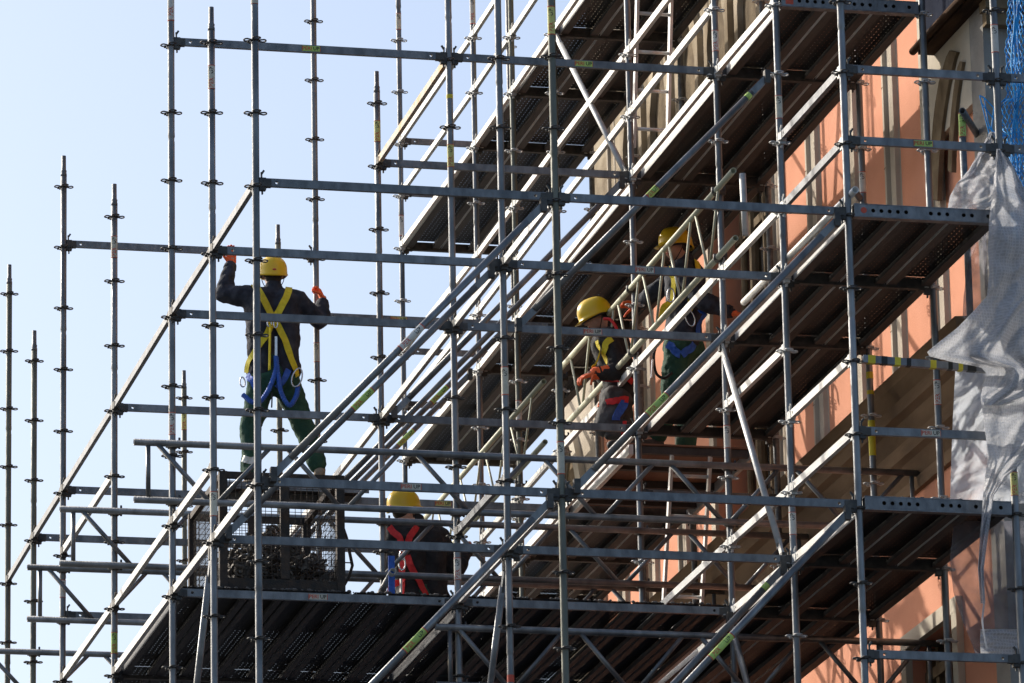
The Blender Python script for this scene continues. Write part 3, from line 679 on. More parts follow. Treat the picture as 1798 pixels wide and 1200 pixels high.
# ------------------------------------------------------------------ ladders
def ladder(x0, x1, top, bot, label):
    top = Vector(top); bot = Vector(bot); t = thing('ladder', label, 'ladder', bot); d = top-bot
    wv = Vector((x1, 0, 0))
    for s in (0, 1): obj('stile', MB().beam(wv*s, d+wv*s, .06, .022, math.pi/2).mesh('stile', 'alu'), t)
    n = int(d.length/.28)
    for k in range(n):
        c = d*((k+.5)/n); obj('rung', MB().tube([c+Vector((.01, 0, 0)), c+wv-Vector((.01, 0, 0))], .014, 10).mesh('rung', 'alu', True), t)
a = at(1180, 800, 'Y', 5.9); b = at(1165, 1060, 'Y', 6.35)
ladder(0, .30, a, b+(b-a)*.9, 'ladder with sunlit edges below the standing right-hand worker')
a = at(1119, 0, 'Y', 5.9); b = at(1113, 260, 'Y', 6.2)
ladder(0, .27, a+(a-b)*.3, b, 'ladder at the top centre between two walkways')

# ------------------------------------------------------------------ building
WX = 5.40
bd = thing('church_building', 'orange rendered building with pale stone pilasters behind the scaffold', 'building', (WX, 2.0, GZ))
Y0, Y1 = 1.35, 12.3
wl = MB()
def wallrect(y0, y1, z0, z1): wl.box((WX, y0, z0), (WX+.5, y1, z1))
# wall with openings: tall window bay and lower window
bay = (6.45, 8.55, 1.78, 5.2); low = (2.35, 3.45, -2.6, -.12)
wallrect(Y0, low[0], GZ, .2); wallrect(low[1], bay[0], GZ, .2); wallrect(low[0], low[1], low[3], .2); wallrect(low[0], low[1], GZ, low[2])
wallrect(Y0, bay[0], .2, 14); wallrect(bay[0], bay[1], bay[3], 14); wallrect(bay[0], bay[1], GZ, bay[2]); wallrect(bay[1], Y1, GZ, 14)
wpart(wl, 'wall', 'orange_plaster', bd)
def pilaster(y0, z0=1.9, z1=13.5, wd=.5):
    mb = MB(); pf = [(.30, .02), (.30, -.050), (.25, -.054), (.24, -.022), (.225, -.026), (.12, -.020), (.11, -.036), (.075, -.036), (.06, -.006), (0, .02)]
    k_ = len(pf); mb.add([(WX+x_, y0+y_, z_) for z_ in (z0, z1) for y_, x_ in pf], [(q, (q+1) % k_, k_+(q+1) % k_, k_+q) for q in range(k_)]+[tuple(range(k_))[::-1], tuple(range(k_, 2*k_))])
    o = wpart(mb, 'pilaster', 'stone', bd)
    jt = MB()
    z = z0+.35
    while z < min(z1, 10): jt.box((WX-.0545, y0+.255, z), (WX-.045, y0+.299, z+.005)); z += .62
    wpart(jt, 'mortar_joint', 'stone_brown', o)
    mb = MB(); mb.box((WX-.065, y0+.0, z0-.10), (WX+.02, y0+.32, z0-.001)); wpart(mb, 'plinth', 'stone', o)
for k in range(0, 10):
    y = 2.18+1.03*k
    if bay[0]-.45 < y < bay[1]+.05 and k not in (4,): continue
    if k == 0: pilaster(y, z1=3.35)
    else: pilaster(y)
    # thin dark reveal line beside each pilaster
# stone corner above and shaded return
mb = MB(); mb.box((WX-.06, 1.352, 3.3), (WX-.002, 2.56, 14)); wpart(mb, 'gable_stonework', 'stone_cream', bd)
mb = MB(); mb.box((WX-.06, 1.05, GZ), (WX+4, 1.348, 14)); wpart(mb, 'corner_buttress', 'stone_shaded', bd)
mb = MB(); zs = at(1725, 45, 'Y', 1.0).z; mb.box((WX-.08, .90, zs+.10), (WX+4, 1.048, zs+.6)); mb.box((WX-.06, .96, zs), (WX+4, 1.048, zs+.099)); wpart(mb, 'string_course', 'stone_brown', bd)
# pointed arch mouldings on the corner stone
for path, wv in (([(1667, 89), (1661, 100), (1655, 120), (1648, 145), (1642, 180), (1638, 215), (1635, 255), (1633, 300), (1632, 350)], (15, 17, 19, 20, 20, 19, 18, 17, 16)),
                 ([(1685, 108), (1681, 118), (1677, 138), (1673, 165), (1670, 195), (1667, 230), (1665, 265), (1664, 300)], (6, 8, 9, 9, 9, 9, 8, 8))):
    mb = MB(); vs = []
    for (x_, y_), w_ in zip(path, wv):
        a = at(x_, y_, 'X', WX-.085); b = at(x_+w_*.85, y_+(3 if w_ > 7 else 1), 'X', WX-.085)
        vs += [a, b, b+Vector((.035, 0, 0)), a+Vector((.035, 0, 0))]
    n_ = len(path)
    mb.add(vs, [(i_*4+k, i_*4+(k+1) % 4, (i_+1)*4+(k+1) % 4, (i_+1)*4+k) for i_ in range(n_-1) for k in range(4)]+[(3, 2, 1, 0), tuple(n_*4-4+k for k in range(4))])
    wpart(mb, 'arch_moulding', 'stone_brown', bd)
# moulded ledge running along the wall below the pilasters
mb = MB(); pf = [(.0, .96), (-.035, .965), (-.045, 1.05), (-.02, 1.07), (-.085, 1.17), (-.125, 1.2), (-.13, 1.3), (-.095, 1.325), (-.15, 1.44), (-.20, 1.47), (-.205, 1.56), (-.17, 1.585), (-.225, 1.68), (-.235, 1.765), (-.0, 1.778)]
k_ = len(pf); mb.add([(WX+x_-.001, y_, z_) for y_ in (1.40, 12.2) for x_, z_ in pf], [(q, (q+1) % k_, k_+(q+1) % k_, k_+q) for q in range(k_)]+[tuple(range(k_)), tuple(range(k_, 2*k_))[::-1]])
wpart(mb, 'moulded_ledge', 'ledge_brown', bd)
# eave
pA = at(1616, 80, 'X', 5.24); pB = at(1706, -8, 'X', 5.24); ez = (pA.z+pB.z)/2
ea = MB(); ea.box((5.22, pB.y-1.2, ez-.05), (WX-.061, pA.y, ez+.05)); ev = wpart(ea, 'eave', 'timber_dark', bd)
ea = MB(); ea.box((5.24, pB.y-1.2, ez+.0505), (WX-.061, pA.y-.03, ez+1.6)); wpart(ea, 'slate_cladding', 'slate_blue', bd)
ea = MB(); ea.tube([(5.19, pB.y-1.2, ez-.02), (5.19, pA.y+.03, ez-.02)], .028, 10); wpart(ea, 'gutter', 'timber_dark', bd, True)
# tall traceried window bay
wn = MB(); wn.box((WX+.30, bay[0], bay[2]), (WX+.32, bay[1], bay[3])); wd_ = wpart(wn, 'window', 'dark_glass', bd)
mb = MB()
for k in range(6):
    y = bay[0]+.2+k*(bay[1]-bay[0]-.4)/5; r_ = .05 if k % 2 == 0 else .03
    mb.tube([(WX+.22, y, bay[2]), (WX+.22, y, bay[3])], r_, 10)
for z in (3.0, 4.4): mb.box((WX+.20, bay[0], z), (WX+.29, bay[1], z+.07))
wpart(mb, 'mullion', 'stone_brown', wd_)
for ya, yb_ in ((bay[0]-.13, bay[0]-.002), (bay[1]+.002, bay[1]+.13)): wpart(MB().box((WX-.03, ya, bay[2]), (WX+.1, yb_, bay[3])), 'frame', 'stone', wd_)
wn = MB(); wn.box((WX+.22, low[0], low[2]), (WX+.24, low[1], low[3])); wd_ = wpart(wn, 'window', 'dark_glass', bd)
mb = MB(); mb.box((WX-.05, low[0]-.12, low[3]+.002), (WX+.1, low[1]+.12, low[3]+.11)); mb.box((WX-.05, low[1]+.002, low[2]), (WX+.1, low[1]+.12, low[3])); mb.box((WX-.05, low[0]-.12, low[2]), (WX+.1, low[0]-.002, low[3]))
wpart(mb, 'frame', 'stone_cream', wd_)
mb = MB()
for k in range(5): y = low[0]+.08+k*.24; mb.box((WX+.1, y, low[2]), (WX+.18, y+.07, low[3]))
mb.box((WX+.09, low[0], low[3]-.25), (WX+.16, low[1], low[3]-.17)); wpart(mb, 'mullion', 'stone_brown', wd_)
# upper cream frieze with corbels, and the far pointed niche
mb = MB(); mb.box((WX-.03, 6.3, 5.22), (WX-.001, 12.29, 14)); wpart(mb, 'frieze', 'stone_warm', bd)
def niche(yc, z0, h, wd, ma='stone_warm', nm='niche'):
    # pointed arch surround with a recessed brown field
    mb = MB(); n = 10; half = wd/2
    def prof(hw, z_top):
        L_ = [(-hw, 0)]
        for k in range(n+1):
            s = k/n; L_.append((-hw+hw*s, z_top-h*.35*(1-s)**1.6))
        return L_
    out = prof(half, h); inn = prof(half-.1, h-.16)
    for sg in (1, -1):
        for a_, b_ in zip(range(len(out)-1), range(1, len(out))):
            q = [(out[a_], inn[a_]), (out[b_], inn[b_])]
            vs = []
            for x_ in (WX-.09, WX-.032):
                for (o_, i_) in q: vs += [(x_, yc+sg*o_[0], z0+o_[1]), (x_, yc+sg*i_[0], z0+i_[1])]
            mb.add(vs, [(0, 1, 3, 2), (4, 6, 7, 5), (0, 2, 6, 4), (1, 5, 7, 3), (0, 4, 5, 1), (2, 3, 7, 6)])
    o = wpart(mb, nm, ma, bd)
    f_ = MB(); pts = [(p[0], p[1]) for p in inn]+[(-p[0], p[1]) for p in inn[::-1][1:]]
    f_.add([(WX-.038, yc+a_, z0+b_) for a_, b_ in pts]+[(WX-.033, yc+a_, z0+b_) for a_, b_ in pts], [tuple(range(len(pts))), tuple(range(len(pts), 2*len(pts)))[::-1]])
    wpart(f_, 'niche_field', 'stone_brown', o)
for yc in (6.95, 7.9, 8.85, 9.8, 10.75): niche(yc, 5.3, 1.35, .75)
for k in range(12):
    y = 6.4+k*.475; mb = MB(); mb.box((WX-.20, y, 6.78), (WX-.031, y+.16, 6.9)); mb.box((WX-.14, y+.02, 6.66), (WX-.031, y+.14, 6.779)); wpart(mb, 'corbel', 'stone_brown', bd)
mb = MB(); mb.box((WX-.24, 6.3, 6.901), (WX-.031, 12.3, 7.02)); wpart(mb, 'cornice', 'stone', bd)
mb = MB(); mb.box((WX-.03, 12.302, GZ), (WX+.5, 13.9, 4.9)); wpart(mb, 'annex_wall', 'stone', bd)
niche(13.3, 2.4, 1.75, .95, 'stone_cream', 'niche')
#END1
# ------------------------------------------------------------------ organic shapes by voxel union
_tmp = []
def union(mb, name, ma, parent, voxel=.012, smooth=5, folds=0, fscale=.08, seed=0):
    me = mb.mesh('tmp', None); o = bpy.data.objects.new('tmp', me); COL.objects.link(o)
    rm = o.modifiers.new('r', 'REMESH'); rm.mode = 'VOXEL'; rm.voxel_size = voxel; rm.use_smooth_shade = True
    sm = o.modifiers.new('s', 'SMOOTH'); sm.factor = .5; sm.iterations = smooth
    tx = None
    if folds:
        tx = bpy.data.textures.new('folds', 'CLOUDS'); tx.noise_scale = fscale; tx.noise_depth = 2
        dm = o.modifiers.new('d', 'DISPLACE'); dm.texture = tx; dm.strength = folds; dm.mid_level = .5; dm.texture_coords = 'LOCAL'
    dg = bpy.context.evaluated_depsgraph_get()
    m2 = bpy.data.meshes.new_from_object(o.evaluated_get(dg)); m2.name = name
    bpy.data.objects.remove(o); bpy.data.meshes.remove(me)
    if tx: bpy.data.textures.remove(tx)
    m2.materials.clear(); m2.materials.append(MATS[ma])
    for p in m2.polygons: p.use_smooth = True
    loc = parent.location; world = [v.co.copy() for v in m2.vertices]
    m2.transform(Matrix.Translation(-loc))
    ob = obj(name, m2, parent)
    bv = BVHTree.FromPolygons(world, [tuple(p.vertices) for p in m2.polygons])
    return ob, bv
def V(*a): return Vector(a)
def strap(parent, bv, pts, ma, wd=.045, name='harness_strap', off=.006, thick=.004, seg=26, view=None):
    """ribbon laid over the clothing: path points snapped to the surface"""
    pts = [Vector(p) for p in pts]; L_ = [0]
    for a, b in zip(pts, pts[1:]): L_.append(L_[-1]+(b-a).length)
    path = []
    for k in range(seg+1):
        s = L_[-1]*k/seg; i = max(j for j in range(len(pts)-1) if L_[j] <= s+1e-9)
        path.append(pts[i].lerp(pts[i+1], (s-L_[i])/max(1e-6, L_[i+1]-L_[i])))
    P_, N_ = [], []
    for q in path:
        c, n, _, dist = bv.find_nearest(q)
        if dist is None or dist > .12: P_.append(q); N_.append((CAM-q).normalized())
        else: P_.append(c); N_.append(n)
    for _ in range(3):
        P_ = [P_[0]]+[(P_[i-1]+P_[i]*2+P_[i+1])/4 for i in range(1, seg)]+[P_[-1]]
        N_ = [N_[0]]+[(N_[i-1]+N_[i]*2+N_[i+1]).normalized() for i in range(1, seg)]+[N_[-1]]
    mb = MB(); vs = []
    for i in range(seg+1):
        d = (P_[min(i+1, seg)]-P_[max(i-1, 0)]).normalized(); n = (N_[i]-d*N_[i].dot(d)).normalized(); sd_ = d.cross(n)
        c = P_[i]+n*(off+.004)
        for sx, sn in ((-1, 0), (1, 0), (1, 1), (-1, 1)): vs.append(c+sd_*(sx*wd/2)+n*(sn*thick))
    fs = [(i*4+k, i*4+(k+1) % 4, (i+1)*4+(k+1) % 4, (i+1)*4+k) for i in range(seg) for k in range(4)]+[(3, 2, 1, 0), (seg*4, seg*4+1, seg*4+2, seg*4+3)]
    mb.add(vs, fs); return wpart(mb, name, ma, parent)
def cable(parent, pts, r, ma, name='lanyard', ripple=0, n=60):
    """smooth cord through points (Catmull-Rom), optionally with a pleated surface"""
    pts = [Vector(p) for p in pts]; ex = [pts[0]*2-pts[1]]+pts+[pts[-1]*2-pts[-2]]; out = []
    m_ = len(pts)-1
    for k in range(n+1):
        t = k/n*m_; i = min(int(t), m_-1); t -= i; a, b, c, d = ex[i:i+4]
        out.append(.5*((2*b)+(c-a)*t+(2*a-5*b+4*c-d)*t*t+(-a+3*b-3*c+d)*t**3))
    rs = [r*(1+ripple*math.sin(k*1.9)) for k in range(n+1)]
    return wpart(MB().tube(out, rs, 8), name, ma, parent, True)
def hook(parent, c, up, sz=.06, name='carabiner'):
    c = Vector(c); up = Vector(up).normalized(); side = up.cross((CAM-c).normalized()).normalized(); pts = []
    for k in range(18):
        t = 2*math.pi*k/18; pts.append(c+up*(sz*math.sin(t)*(1.25 if math.sin(t) > 0 else 1))+side*(sz*.55*math.cos(t)))
    return wpart(MB().tube(pts, .0065, 8, closed=True), name, 'chrome', parent, True)
def rotm(fwd, up=(0, 0, 1)):
    f = Vector(fwd).normalized(); r_ = f.cross(Vector(up)).normalized(); u = r_.cross(f).normalized()
    return Matrix((r_, f, u)).transposed()
def head_parts(mb, c, M, s=1.0):
    """skull, face, nose, ears: local x right, y forward, z up; c = head centre"""
    def T(x, y, z): return c+M@(Vector((x, y, z))*s)
    mb.sphere(T(0, -.012, .025), (.076*s, .094*s, .088*s), 20, 14, M)
    mb.sphere(T(0, .022, -.035), (.060*s, .068*s, .078*s), 18, 12, M)
    mb.cap(T(0, .045, -.092), T(0, .062, -.082), .026*s, .020*s)
    mb.cap(T(0, .088, .005), T(0, .106, -.028), .009*s, .0155*s)
    mb.cap(T(-.012, .092, -.030), T(.012, .092, -.030), .011*s, .011*s)
    mb.cap(T(-.030, .078, .020), T(.030, .078, .020), .012*s, .012*s)
    mb.cap(T(-.018, .086, -.058), T(.018, .086, -.058), .0085*s, .0085*s)
    mb.cap(T(-.016, .083, -.070), T(.016, .083, -.070), .009*s, .009*s)
    for e in (-1, 1):
        mb.sphere(T(.078*e, -.008, -.008), (.010*s, .019*s, .031*s), 10, 8, M)
        mb.sphere(T(.046*e, .055, -.022), (.020*s, .020*s, .018*s), 10, 8, M)
def face_detail(parent, c, M, s=1.0):
    def T(x, y, z): return c+M@(Vector((x, y, z))*s)
    for e in (-1, 1):
        wpart(MB().sphere(T(.031*e, .080, .000), (.011*s, .006*s, .006*s), 10, 8, M), 'eye', 'hivis', parent, True)
        wpart(MB().sphere(T(.031*e, .0855, .000), (.005*s, .003*s, .005*s), 8, 6, M), 'pupil', 'ink_black', parent, True)
        wpart(MB().cap(T(.016*e, .088, .018), T(.046*e, .080, .020), .0045*s, .0035*s), 'eyebrow', 'hair', parent, True)
    wpart(MB().cap(T(-.018, .0935, -.0635), T(.018, .0935, -.0635), .0028*s, .0028*s), 'mouth', 'strap_red', parent, True)
def hardhat(parent, c, M, ma='yellow_hat', s=1.0, logo=True):
    """shell, brim and ridges; c = head centre"""
    def T(x, y, z): return c+M@(Vector((x, y, z))*s)
    mb = MB(); nu, nv = 32, 14; vs = []
    for i in range(nv+1):
        ph = (math.pi/2)*i/nv
        for k in range(nu):
            t = 2*math.pi*k/nu; rx, ry, rz = .114, .140, .118
            sp_ = math.sin(ph)**.80
            x, y, z = rx*sp_*math.cos(t), ry*sp_*math.sin(t), rz*math.cos(ph)**.92
            ridge = .007*math.exp(-(x/.013)**2)*math.sin(min(1, max(0, math.cos(ph)*2.2))*math.pi/2)+.004*(math.exp(-((abs(x)-.045)/.010)**2))*math.cos(ph)
            vs.append((x, y-.004, z+.028+ridge))
    fs = [(i*nu+k, (i+1)*nu+k, (i+1)*nu+(k+1) % nu, i*nu+(k+1) % nu) for i in range(nv) for k in range(nu)]
    n0 = len(vs)
    # skirt, brim (longer over the face, low at the nape)
    for ring in range(3):
        for k in range(nu):
            t = 2*math.pi*k/nu; fr = max(0, math.sin(t)); bk = max(0, -math.sin(t))
            if ring == 0: rr, z = 1.0, .008-.026*bk
            elif ring == 1: rr, z = 1.05+.0*bk+.30*fr**3, .000-.032*bk-.010*fr**3
            else: rr, z = .985, -.006-.032*bk-.006*fr
            vs.append(((.116*rr)*math.cos(t), (.143*rr)*math.sin(t)-.004, z))
    base = nv*nu
    for ring in range(3):
        a0 = base if ring == 0 else n0+(ring-1)*nu; b0 = n0+ring*nu
        fs += [(a0+k, b0+k, b0+(k+1) % nu, a0+(k+1) % nu) for k in range(nu)]
    mb.add([T(*v) for v in vs], fs)
    h = wpart(mb, 'hard_hat', ma, parent, True)
    mb = MB(); mb.tube([T(.098*math.cos(t_), .122*math.sin(t_)-.004, -.008) for t_ in [2*math.pi*k/24 for k in range(24)]], .012*s, 8, closed=True); wpart(mb, 'hat_band', 'ink_black', h, True)
    for e in (-1, 1): cable(h, [T(.092*e, -.02, .0), T(.080*e, .01, -.06), T(.03*e, .045, -.125), T(0, .055, -.128)], .0035, 'ink_black', 'chin_strap', n=14)
    if logo:
        q = T(0, -.147, .012); wpart(MB().sphere(q, (.016*s, .004*s, .008*s), 12, 8, M), 'badge', 'ink_red', h, True)
    return h
def glove(parent, wrist, palm_dir, palm_n, ma, s=1.0, curl=1.2, mirror=1, spread=.0, cuff=None):
    """palm plus five separate bent fingers. palm_dir = wrist->knuckles, palm_n = out of the palm (side the fingers curl to)"""
    y = Vector(palm_dir).normalized(); n = Vector(palm_n); n = (n-y*n.dot(y)).normalized(); x = y.cross(n)*mirror
    def T(a, b, c_): return Vector(wrist)+(x*a+y*b+n*c_)*s
    mb = MB()
    mb.cap(T(0, -.04, 0), T(0, .01, 0), .032*s, .030*s)
    for a in (-.028, -.01, .01, .028): mb.cap(T(a*.8, .01, 0), T(a, .085, .004), .019*s, .0135*s)
    for a, ln, r_ in ((-.032, .072, .0098), (-.011, .082, .0105), (.011, .077, .0102), (.032, .062, .0092)):
        p = Vector((a, .088, .006)); ang = .25*curl; seg = (ln*.45, ln*.32, ln*.25)
        for q_, l in enumerate(seg):
            d = Vector((a*spread, math.cos(ang), math.sin(ang))); q = p+d*l
            mb.cap(T(*p), T(*q), r_*s*(1-.07*q_), r_*s*(1-.07*(q_+1))); p = q; ang += .75*curl
    p = Vector((-.034, .018, .008)); ang = .1
    for l, r_ in ((.040, .0125), (.032, .011), (.024, .0098)):
        d = Vector((-.75+ang*.7, .62, .25+ang)).normalized(); q = p+d*l
        mb.cap(T(*p), T(*q), r_*s, r_*s*.93); p = q; ang += .35*curl
    return union(mb, 'glove', ma, parent, .0038, 2)

def person(label, loc, J, hd, hfwd, hup, cloth, trou, glm, bootm='boot', hat='yellow_hat', build=1.0, hands=(True, True), gl=None, face=True):
    t = thing('person', label, 'person', loc, None)
    S = build; M = rotm(hfwd, hup); hd = Vector(hd)
    ax = (J['shR']-J['shL']).normalized(); ch = (J['shL']+J['shR'])/2; pv = J['pel']; upv = (ch-pv).normalized(); fw = upv.cross(ax)
    nk = ch+upv*.05
    # ---- body: one continuous surface
    b = MB(); head_parts(b, hd, M)
    b.cap(hd+M@Vector((0, -.02, -.07)), nk, .054*S, .052*S)
    b.cap(J['shL']-upv*.02, J['shR']-upv*.02, .048*S, .048*S); b.cap(ch-upv*.06, pv, .085*S, .085*S); b.cap(J['hipL'], J['hipR'], .07*S, .07*S)
    for q in 'LR':
        b.cap(J['sh'+q], J['el'+q], .046*S, .038*S); b.cap(J['el'+q], J['wr'+q], .038*S, .027*S)
        b.cap(J['hip'+q], J['kn'+q], .072*S, .05*S); b.cap(J['kn'+q], J['an'+q], .048*S, .034*S); b.cap(J['an'+q], J['to'+q], .034*S, .028*S)
        b.cap(J['wr'+q], J['wr'+q]+(J['wr'+q]-J['el'+q]).normalized()*.05, .026*S, .022*S)
    union(b, 'body', 'skin', t, .0085, 3)
    if face: face_detail(t, hd, M)
    hb = MB(); hb.sphere(hd+M@Vector((0, -.022, .028)), (.082, .096, .090), 18, 12, M); hb.sphere(hd+M@Vector((0, -.05, -.035)), (.066, .052, .052), 14, 10, M); wpart(hb, 'hair', 'hair', t, True)
    hardhat(t, hd, M, hat)
    # ---- jacket
    j = MB(); up2 = pv+upv*.02
    for e, w_ in ((-1, 1), (1, 1)):
        j.cap(ch-upv*.05+ax*(.088*e), up2+ax*(.072*e)+upv*.0, .122*S, .116*S)
        j.cap(ch-upv*.05+ax*(.098*e)+fw*.02, ch-upv*.26+ax*(.082*e)+fw*.01, .125*S, .115*S)
        j.cap(up2+ax*(.08*e), up2+ax*(.085*e)-upv*.04, .122*S, .118*S)
    j.cap(J['shL'], J['shR'], .078*S, .078*S); j.cap(nk-upv*.07, nk+upv*.015, .095*S, .066*S)
    j.cap(nk+upv*.0, nk+upv*.045, .070*S, .064*S)
    for q in 'LR':
        a, e_, w_ = J['sh'+q], J['el'+q], J['wr'+q]
        j.cap(a, e_, .078*S, .062*S); j.cap(e_, w_.lerp(e_, .06), .062*S, .047*S)
        for k, f_ in enumerate((.35, .6, .85)): j.cap(e_.lerp(w_, f_*.4)+ax*.003, e_.lerp(w_, f_*.4+.03), .064*S, .060*S)
    _, bvj = union(j, 'jacket', cloth, t, .0115, 4, .034, .09)
    # ---- trousers
    r_ = MB(); r_.cap(J['hipL'], J['hipR'], .112*S, .112*S); r_.cap(pv+upv*.03-ax*.05, pv+upv*.03+ax*.05, .112*S, .112*S); r_.cap((J['hipL']+J['hipR'])/2-fw*.03, pv, .115*S, .11*S)
    for q in 'LR':
        r_.cap(J['hip'+q], J['kn'+q], .103*S, .080*S); r_.cap(J['kn'+q], J['an'+q]+(J['kn'+q]-J['an'+q]).normalized()*.05, .078*S, .068*S)
    _, bvt = union(r_, 'trousers', trou, t, .0115, 4, .035, .08)
    for q in 'LR':
        bo = MB(); A, T_ = J['an'+q], J['to'+q]; up_ = (J['kn'+q]-A).normalized(); f_ = (T_-A); f_.z = 0; f_.normalize()
        bo.cap(A+up_*.07, A, .054, .050); bo.cap(A-V(0, 0, .03)-f_*.03, A-V(0, 0, .03)+f_*.06, .046, .046)
        bo.cap(A-V(0, 0, .035)+f_*.05, A-V(0, 0, .045)+f_*.17, .048, .038)
        bo.box(*(lambda c_: (c_-V(.0, .0, .0), c_+V(.001, .001, .001)))(A))
        o_, _b = union(bo, 'boot', bootm, t, .009, 3)
    for q, g_ in zip('LR', gl or (None, None)):
        if g_: glove(t, J['wr'+q]+(J['wr'+q]-J['el'+q]).normalized()*.02, g_[0], g_[1], glm, 1.0, g_[2], 1 if q == 'L' else -1)
        cf = MB(); a = J['wr'+q]; d = (a-J['el'+q]).normalized(); cf.tube([a-d*.035, a+d*.0], [.048*S, .044*S], 14); wpart(cf, 'cuff', cloth, t, True)
    return t, bvj, bvt, dict(ax=ax, up=upv, fw=fw, ch=ch, nk=nk, M=M)

# ---- worker 1, left, seen from behind, standing on the board at the far left ledger
Y = 7.88
J = dict(shL=at(438, 522, 'Y', Y), shR=at(521, 527, 'Y', Y-.02), elL=at(392, 516, 'Y', Y+.10), wrL=at(405, 466, 'Y', Y+.16),
         elR=at(562, 563, 'Y', Y+.02), wrR=at(567, 532, 'Y', Y+.10), pel=at(480, 648, 'Y', Y-.02),
         hipL=at(461, 668, 'Y', Y-.02), hipR=at(500, 668, 'Y', Y-.02), knL=at(441, 748, 'Y', Y+.03), knR=at(530, 742, 'Y', Y+.04),
         anL=at(440, 842, 'Y', Y), anR=at(561, 826, 'Y', Y+.06))
for q in 'LR': J['to'+q] = J['an'+q]+V(.03 if q == 'R' else -.03, .15, -.02)
W1, bj, bt, D = person('worker with yellow harness standing with his back turned, arms raised against the sky', (J['anL'].x, Y, 2.0), J,
    at(479, 483, 'Y', Y+.02), (.10, 1, .06), (0, -.05, 1), 'navy', 'green_trouser', 'glove_orange', 'boot_tan', build=1.12,
    gl=((V(.05, .25, 1), V(0, -1, .2), 1.1), (V(-.25, .2, .9), V(-.9, .1, 0), 1.5)), face=True)
yb = Y-.16
def b1(x, y, dy=0): return at(x, y, 'Y', yb+dy)
strap(W1, bj, [b1(446, 500, .12), b1(457, 514), b1(479, 556), b1(482, 566)], 'strap_yellow', .055)
strap(W1, bj, [b1(507, 508, .12), b1(503, 522), b1(484, 556), b1(480, 566)], 'strap_yellow', .055)
strap(W1, bj, [b1(480, 562), b1(468, 590), b1(446, 612), b1(433, 628, .06), b1(424, 655, .1)], 'strap_yellow', .050)
strap(W1, bj, [b1(483, 562), b1(500, 596), b1(512, 632), b1(522, 662, .05)], 'strap_yellow', .052)
wpart(MB().beam(b1(474, 570, -.03), b1(473, 650, -.03), .012, .045), 'energy_absorber', 'strap_yellow', W1)
wpart(MB().beam(b1(484, 592, -.03), b1(484, 628, -.03), .02, .034), 'lanyard_pack', 'chrome', W1)
for (x, y) in ((473, 566), (484, 568)): hook(W1, b1(x, y+2, -.03), (0, 0, 1), .028, 'ring')
cable(W1, [b1(484, 626, -.04), b1(484, 650, -.05), b1(474, 680, -.06), b1(458, 704, -.06), b1(442, 706, -.05), b1(427, 694, .0)], .019, 'strap_blue', ripple=.14, n=110)
cable(W1, [b1(485, 628, -.03), b1(488, 655, -.05), b1(494, 690, -.07), b1(508, 712, -.07), b1(520, 696, -.04), b1(523, 680, 0)], .019, 'strap_blue', ripple=.14, n=110)
strap(W1, bt, [b1(427, 655, .1), b1(438, 672, 0), b1(452, 684, 0)], 'strap_blue', .05)
strap(W1, bt, [b1(512, 640, .02), b1(502, 660, 0), b1(487, 682, 0)], 'strap_blue', .05)
hook(W1, b1(521, 665, -.02), (.3, 0, 1), .07); hook(W1, b1(426, 672, .05), (-.1, 0, 1), .035)
cable(W1, [b1(478, 690, 0), b1(477, 716, 0)], .006, 'ink_black', 'loose_strap', n=6)
strap(W1, bt, [b1(427, 806, .12), b1(437, 808, .05), b1(448, 808, .08)], 'hivis', .055, 'reflective_band')

# ---- worker 2, red harness, behind the girders on the broad deck
Y = 6.5
J = dict(shL=at(694, 934, 'Y', Y-.03), shR=at(770, 942, 'Y', Y+.06), elL=at(688, 1000, 'Y', Y+.08), wrL=at(700, 1052, 'Y', Y+.28),
         elR=at(798, 1004, 'Y', Y+.12), wrR=at(820, 962, 'Y', Y+.28), pel=at(742, 1052, 'Y', Y),
         hipL=at(716, 1075, 'Y', Y), hipR=at(754, 1075, 'Y', Y), knL=V(2.25, Y+.08, .57), knR=V(2.62, Y+.10, .57), anL=V(2.22, Y, .17), anR=V(2.66, Y, .17))
for q in 'LR': J['to'+q] = J['an'+q]+V(.06, .14, -.03)
W2, bj, bt, D = person('worker in black jacket and red harness, seen low behind the broad deck edge', (2.4, Y, .08), J,
    at(710, 893, 'Y', Y), (.86, .5, .12), (0, 0, 1), 'black_cloth', 'green_trouser', 'glove_red', build=1.12,
    gl=(None, (V(.6, .6, .25), V(.1, .3, -1), .8)))
yb = Y-.18
strap(W2, bj, [b1(683, 925, .08), b1(695, 938), b1(704, 962), b1(707, 972)], 'strap_red', .05)
strap(W2, bj, [b1(730, 925, .08), b1(722, 940), b1(712, 962), b1(708, 972)], 'strap_red', .05)
strap(W2, bj, [b1(707, 970), b1(698, 990), b1(690, 1015), b1(684, 1045)], 'strap_red', .05)
strap(W2, bj, [b1(712, 975), b1(725, 1000), b1(742, 1022), b1(755, 1045)], 'strap_red', .05)
strap(W2, bj, [b1(702, 988), b1(697, 1015), b1(694, 1045)], 'strap_red', .042)
hook(W2, b1(706, 976, -.02), (0, 0, 1), .032, 'ring'); hook(W2, b1(706, 991, -.03), (0, 0, 1), .045)
wpart(MB().beam(b1(704, 1008, -.03), b1(704, 1046, -.02), .012, .038), 'label_tag', 'hivis', W2)

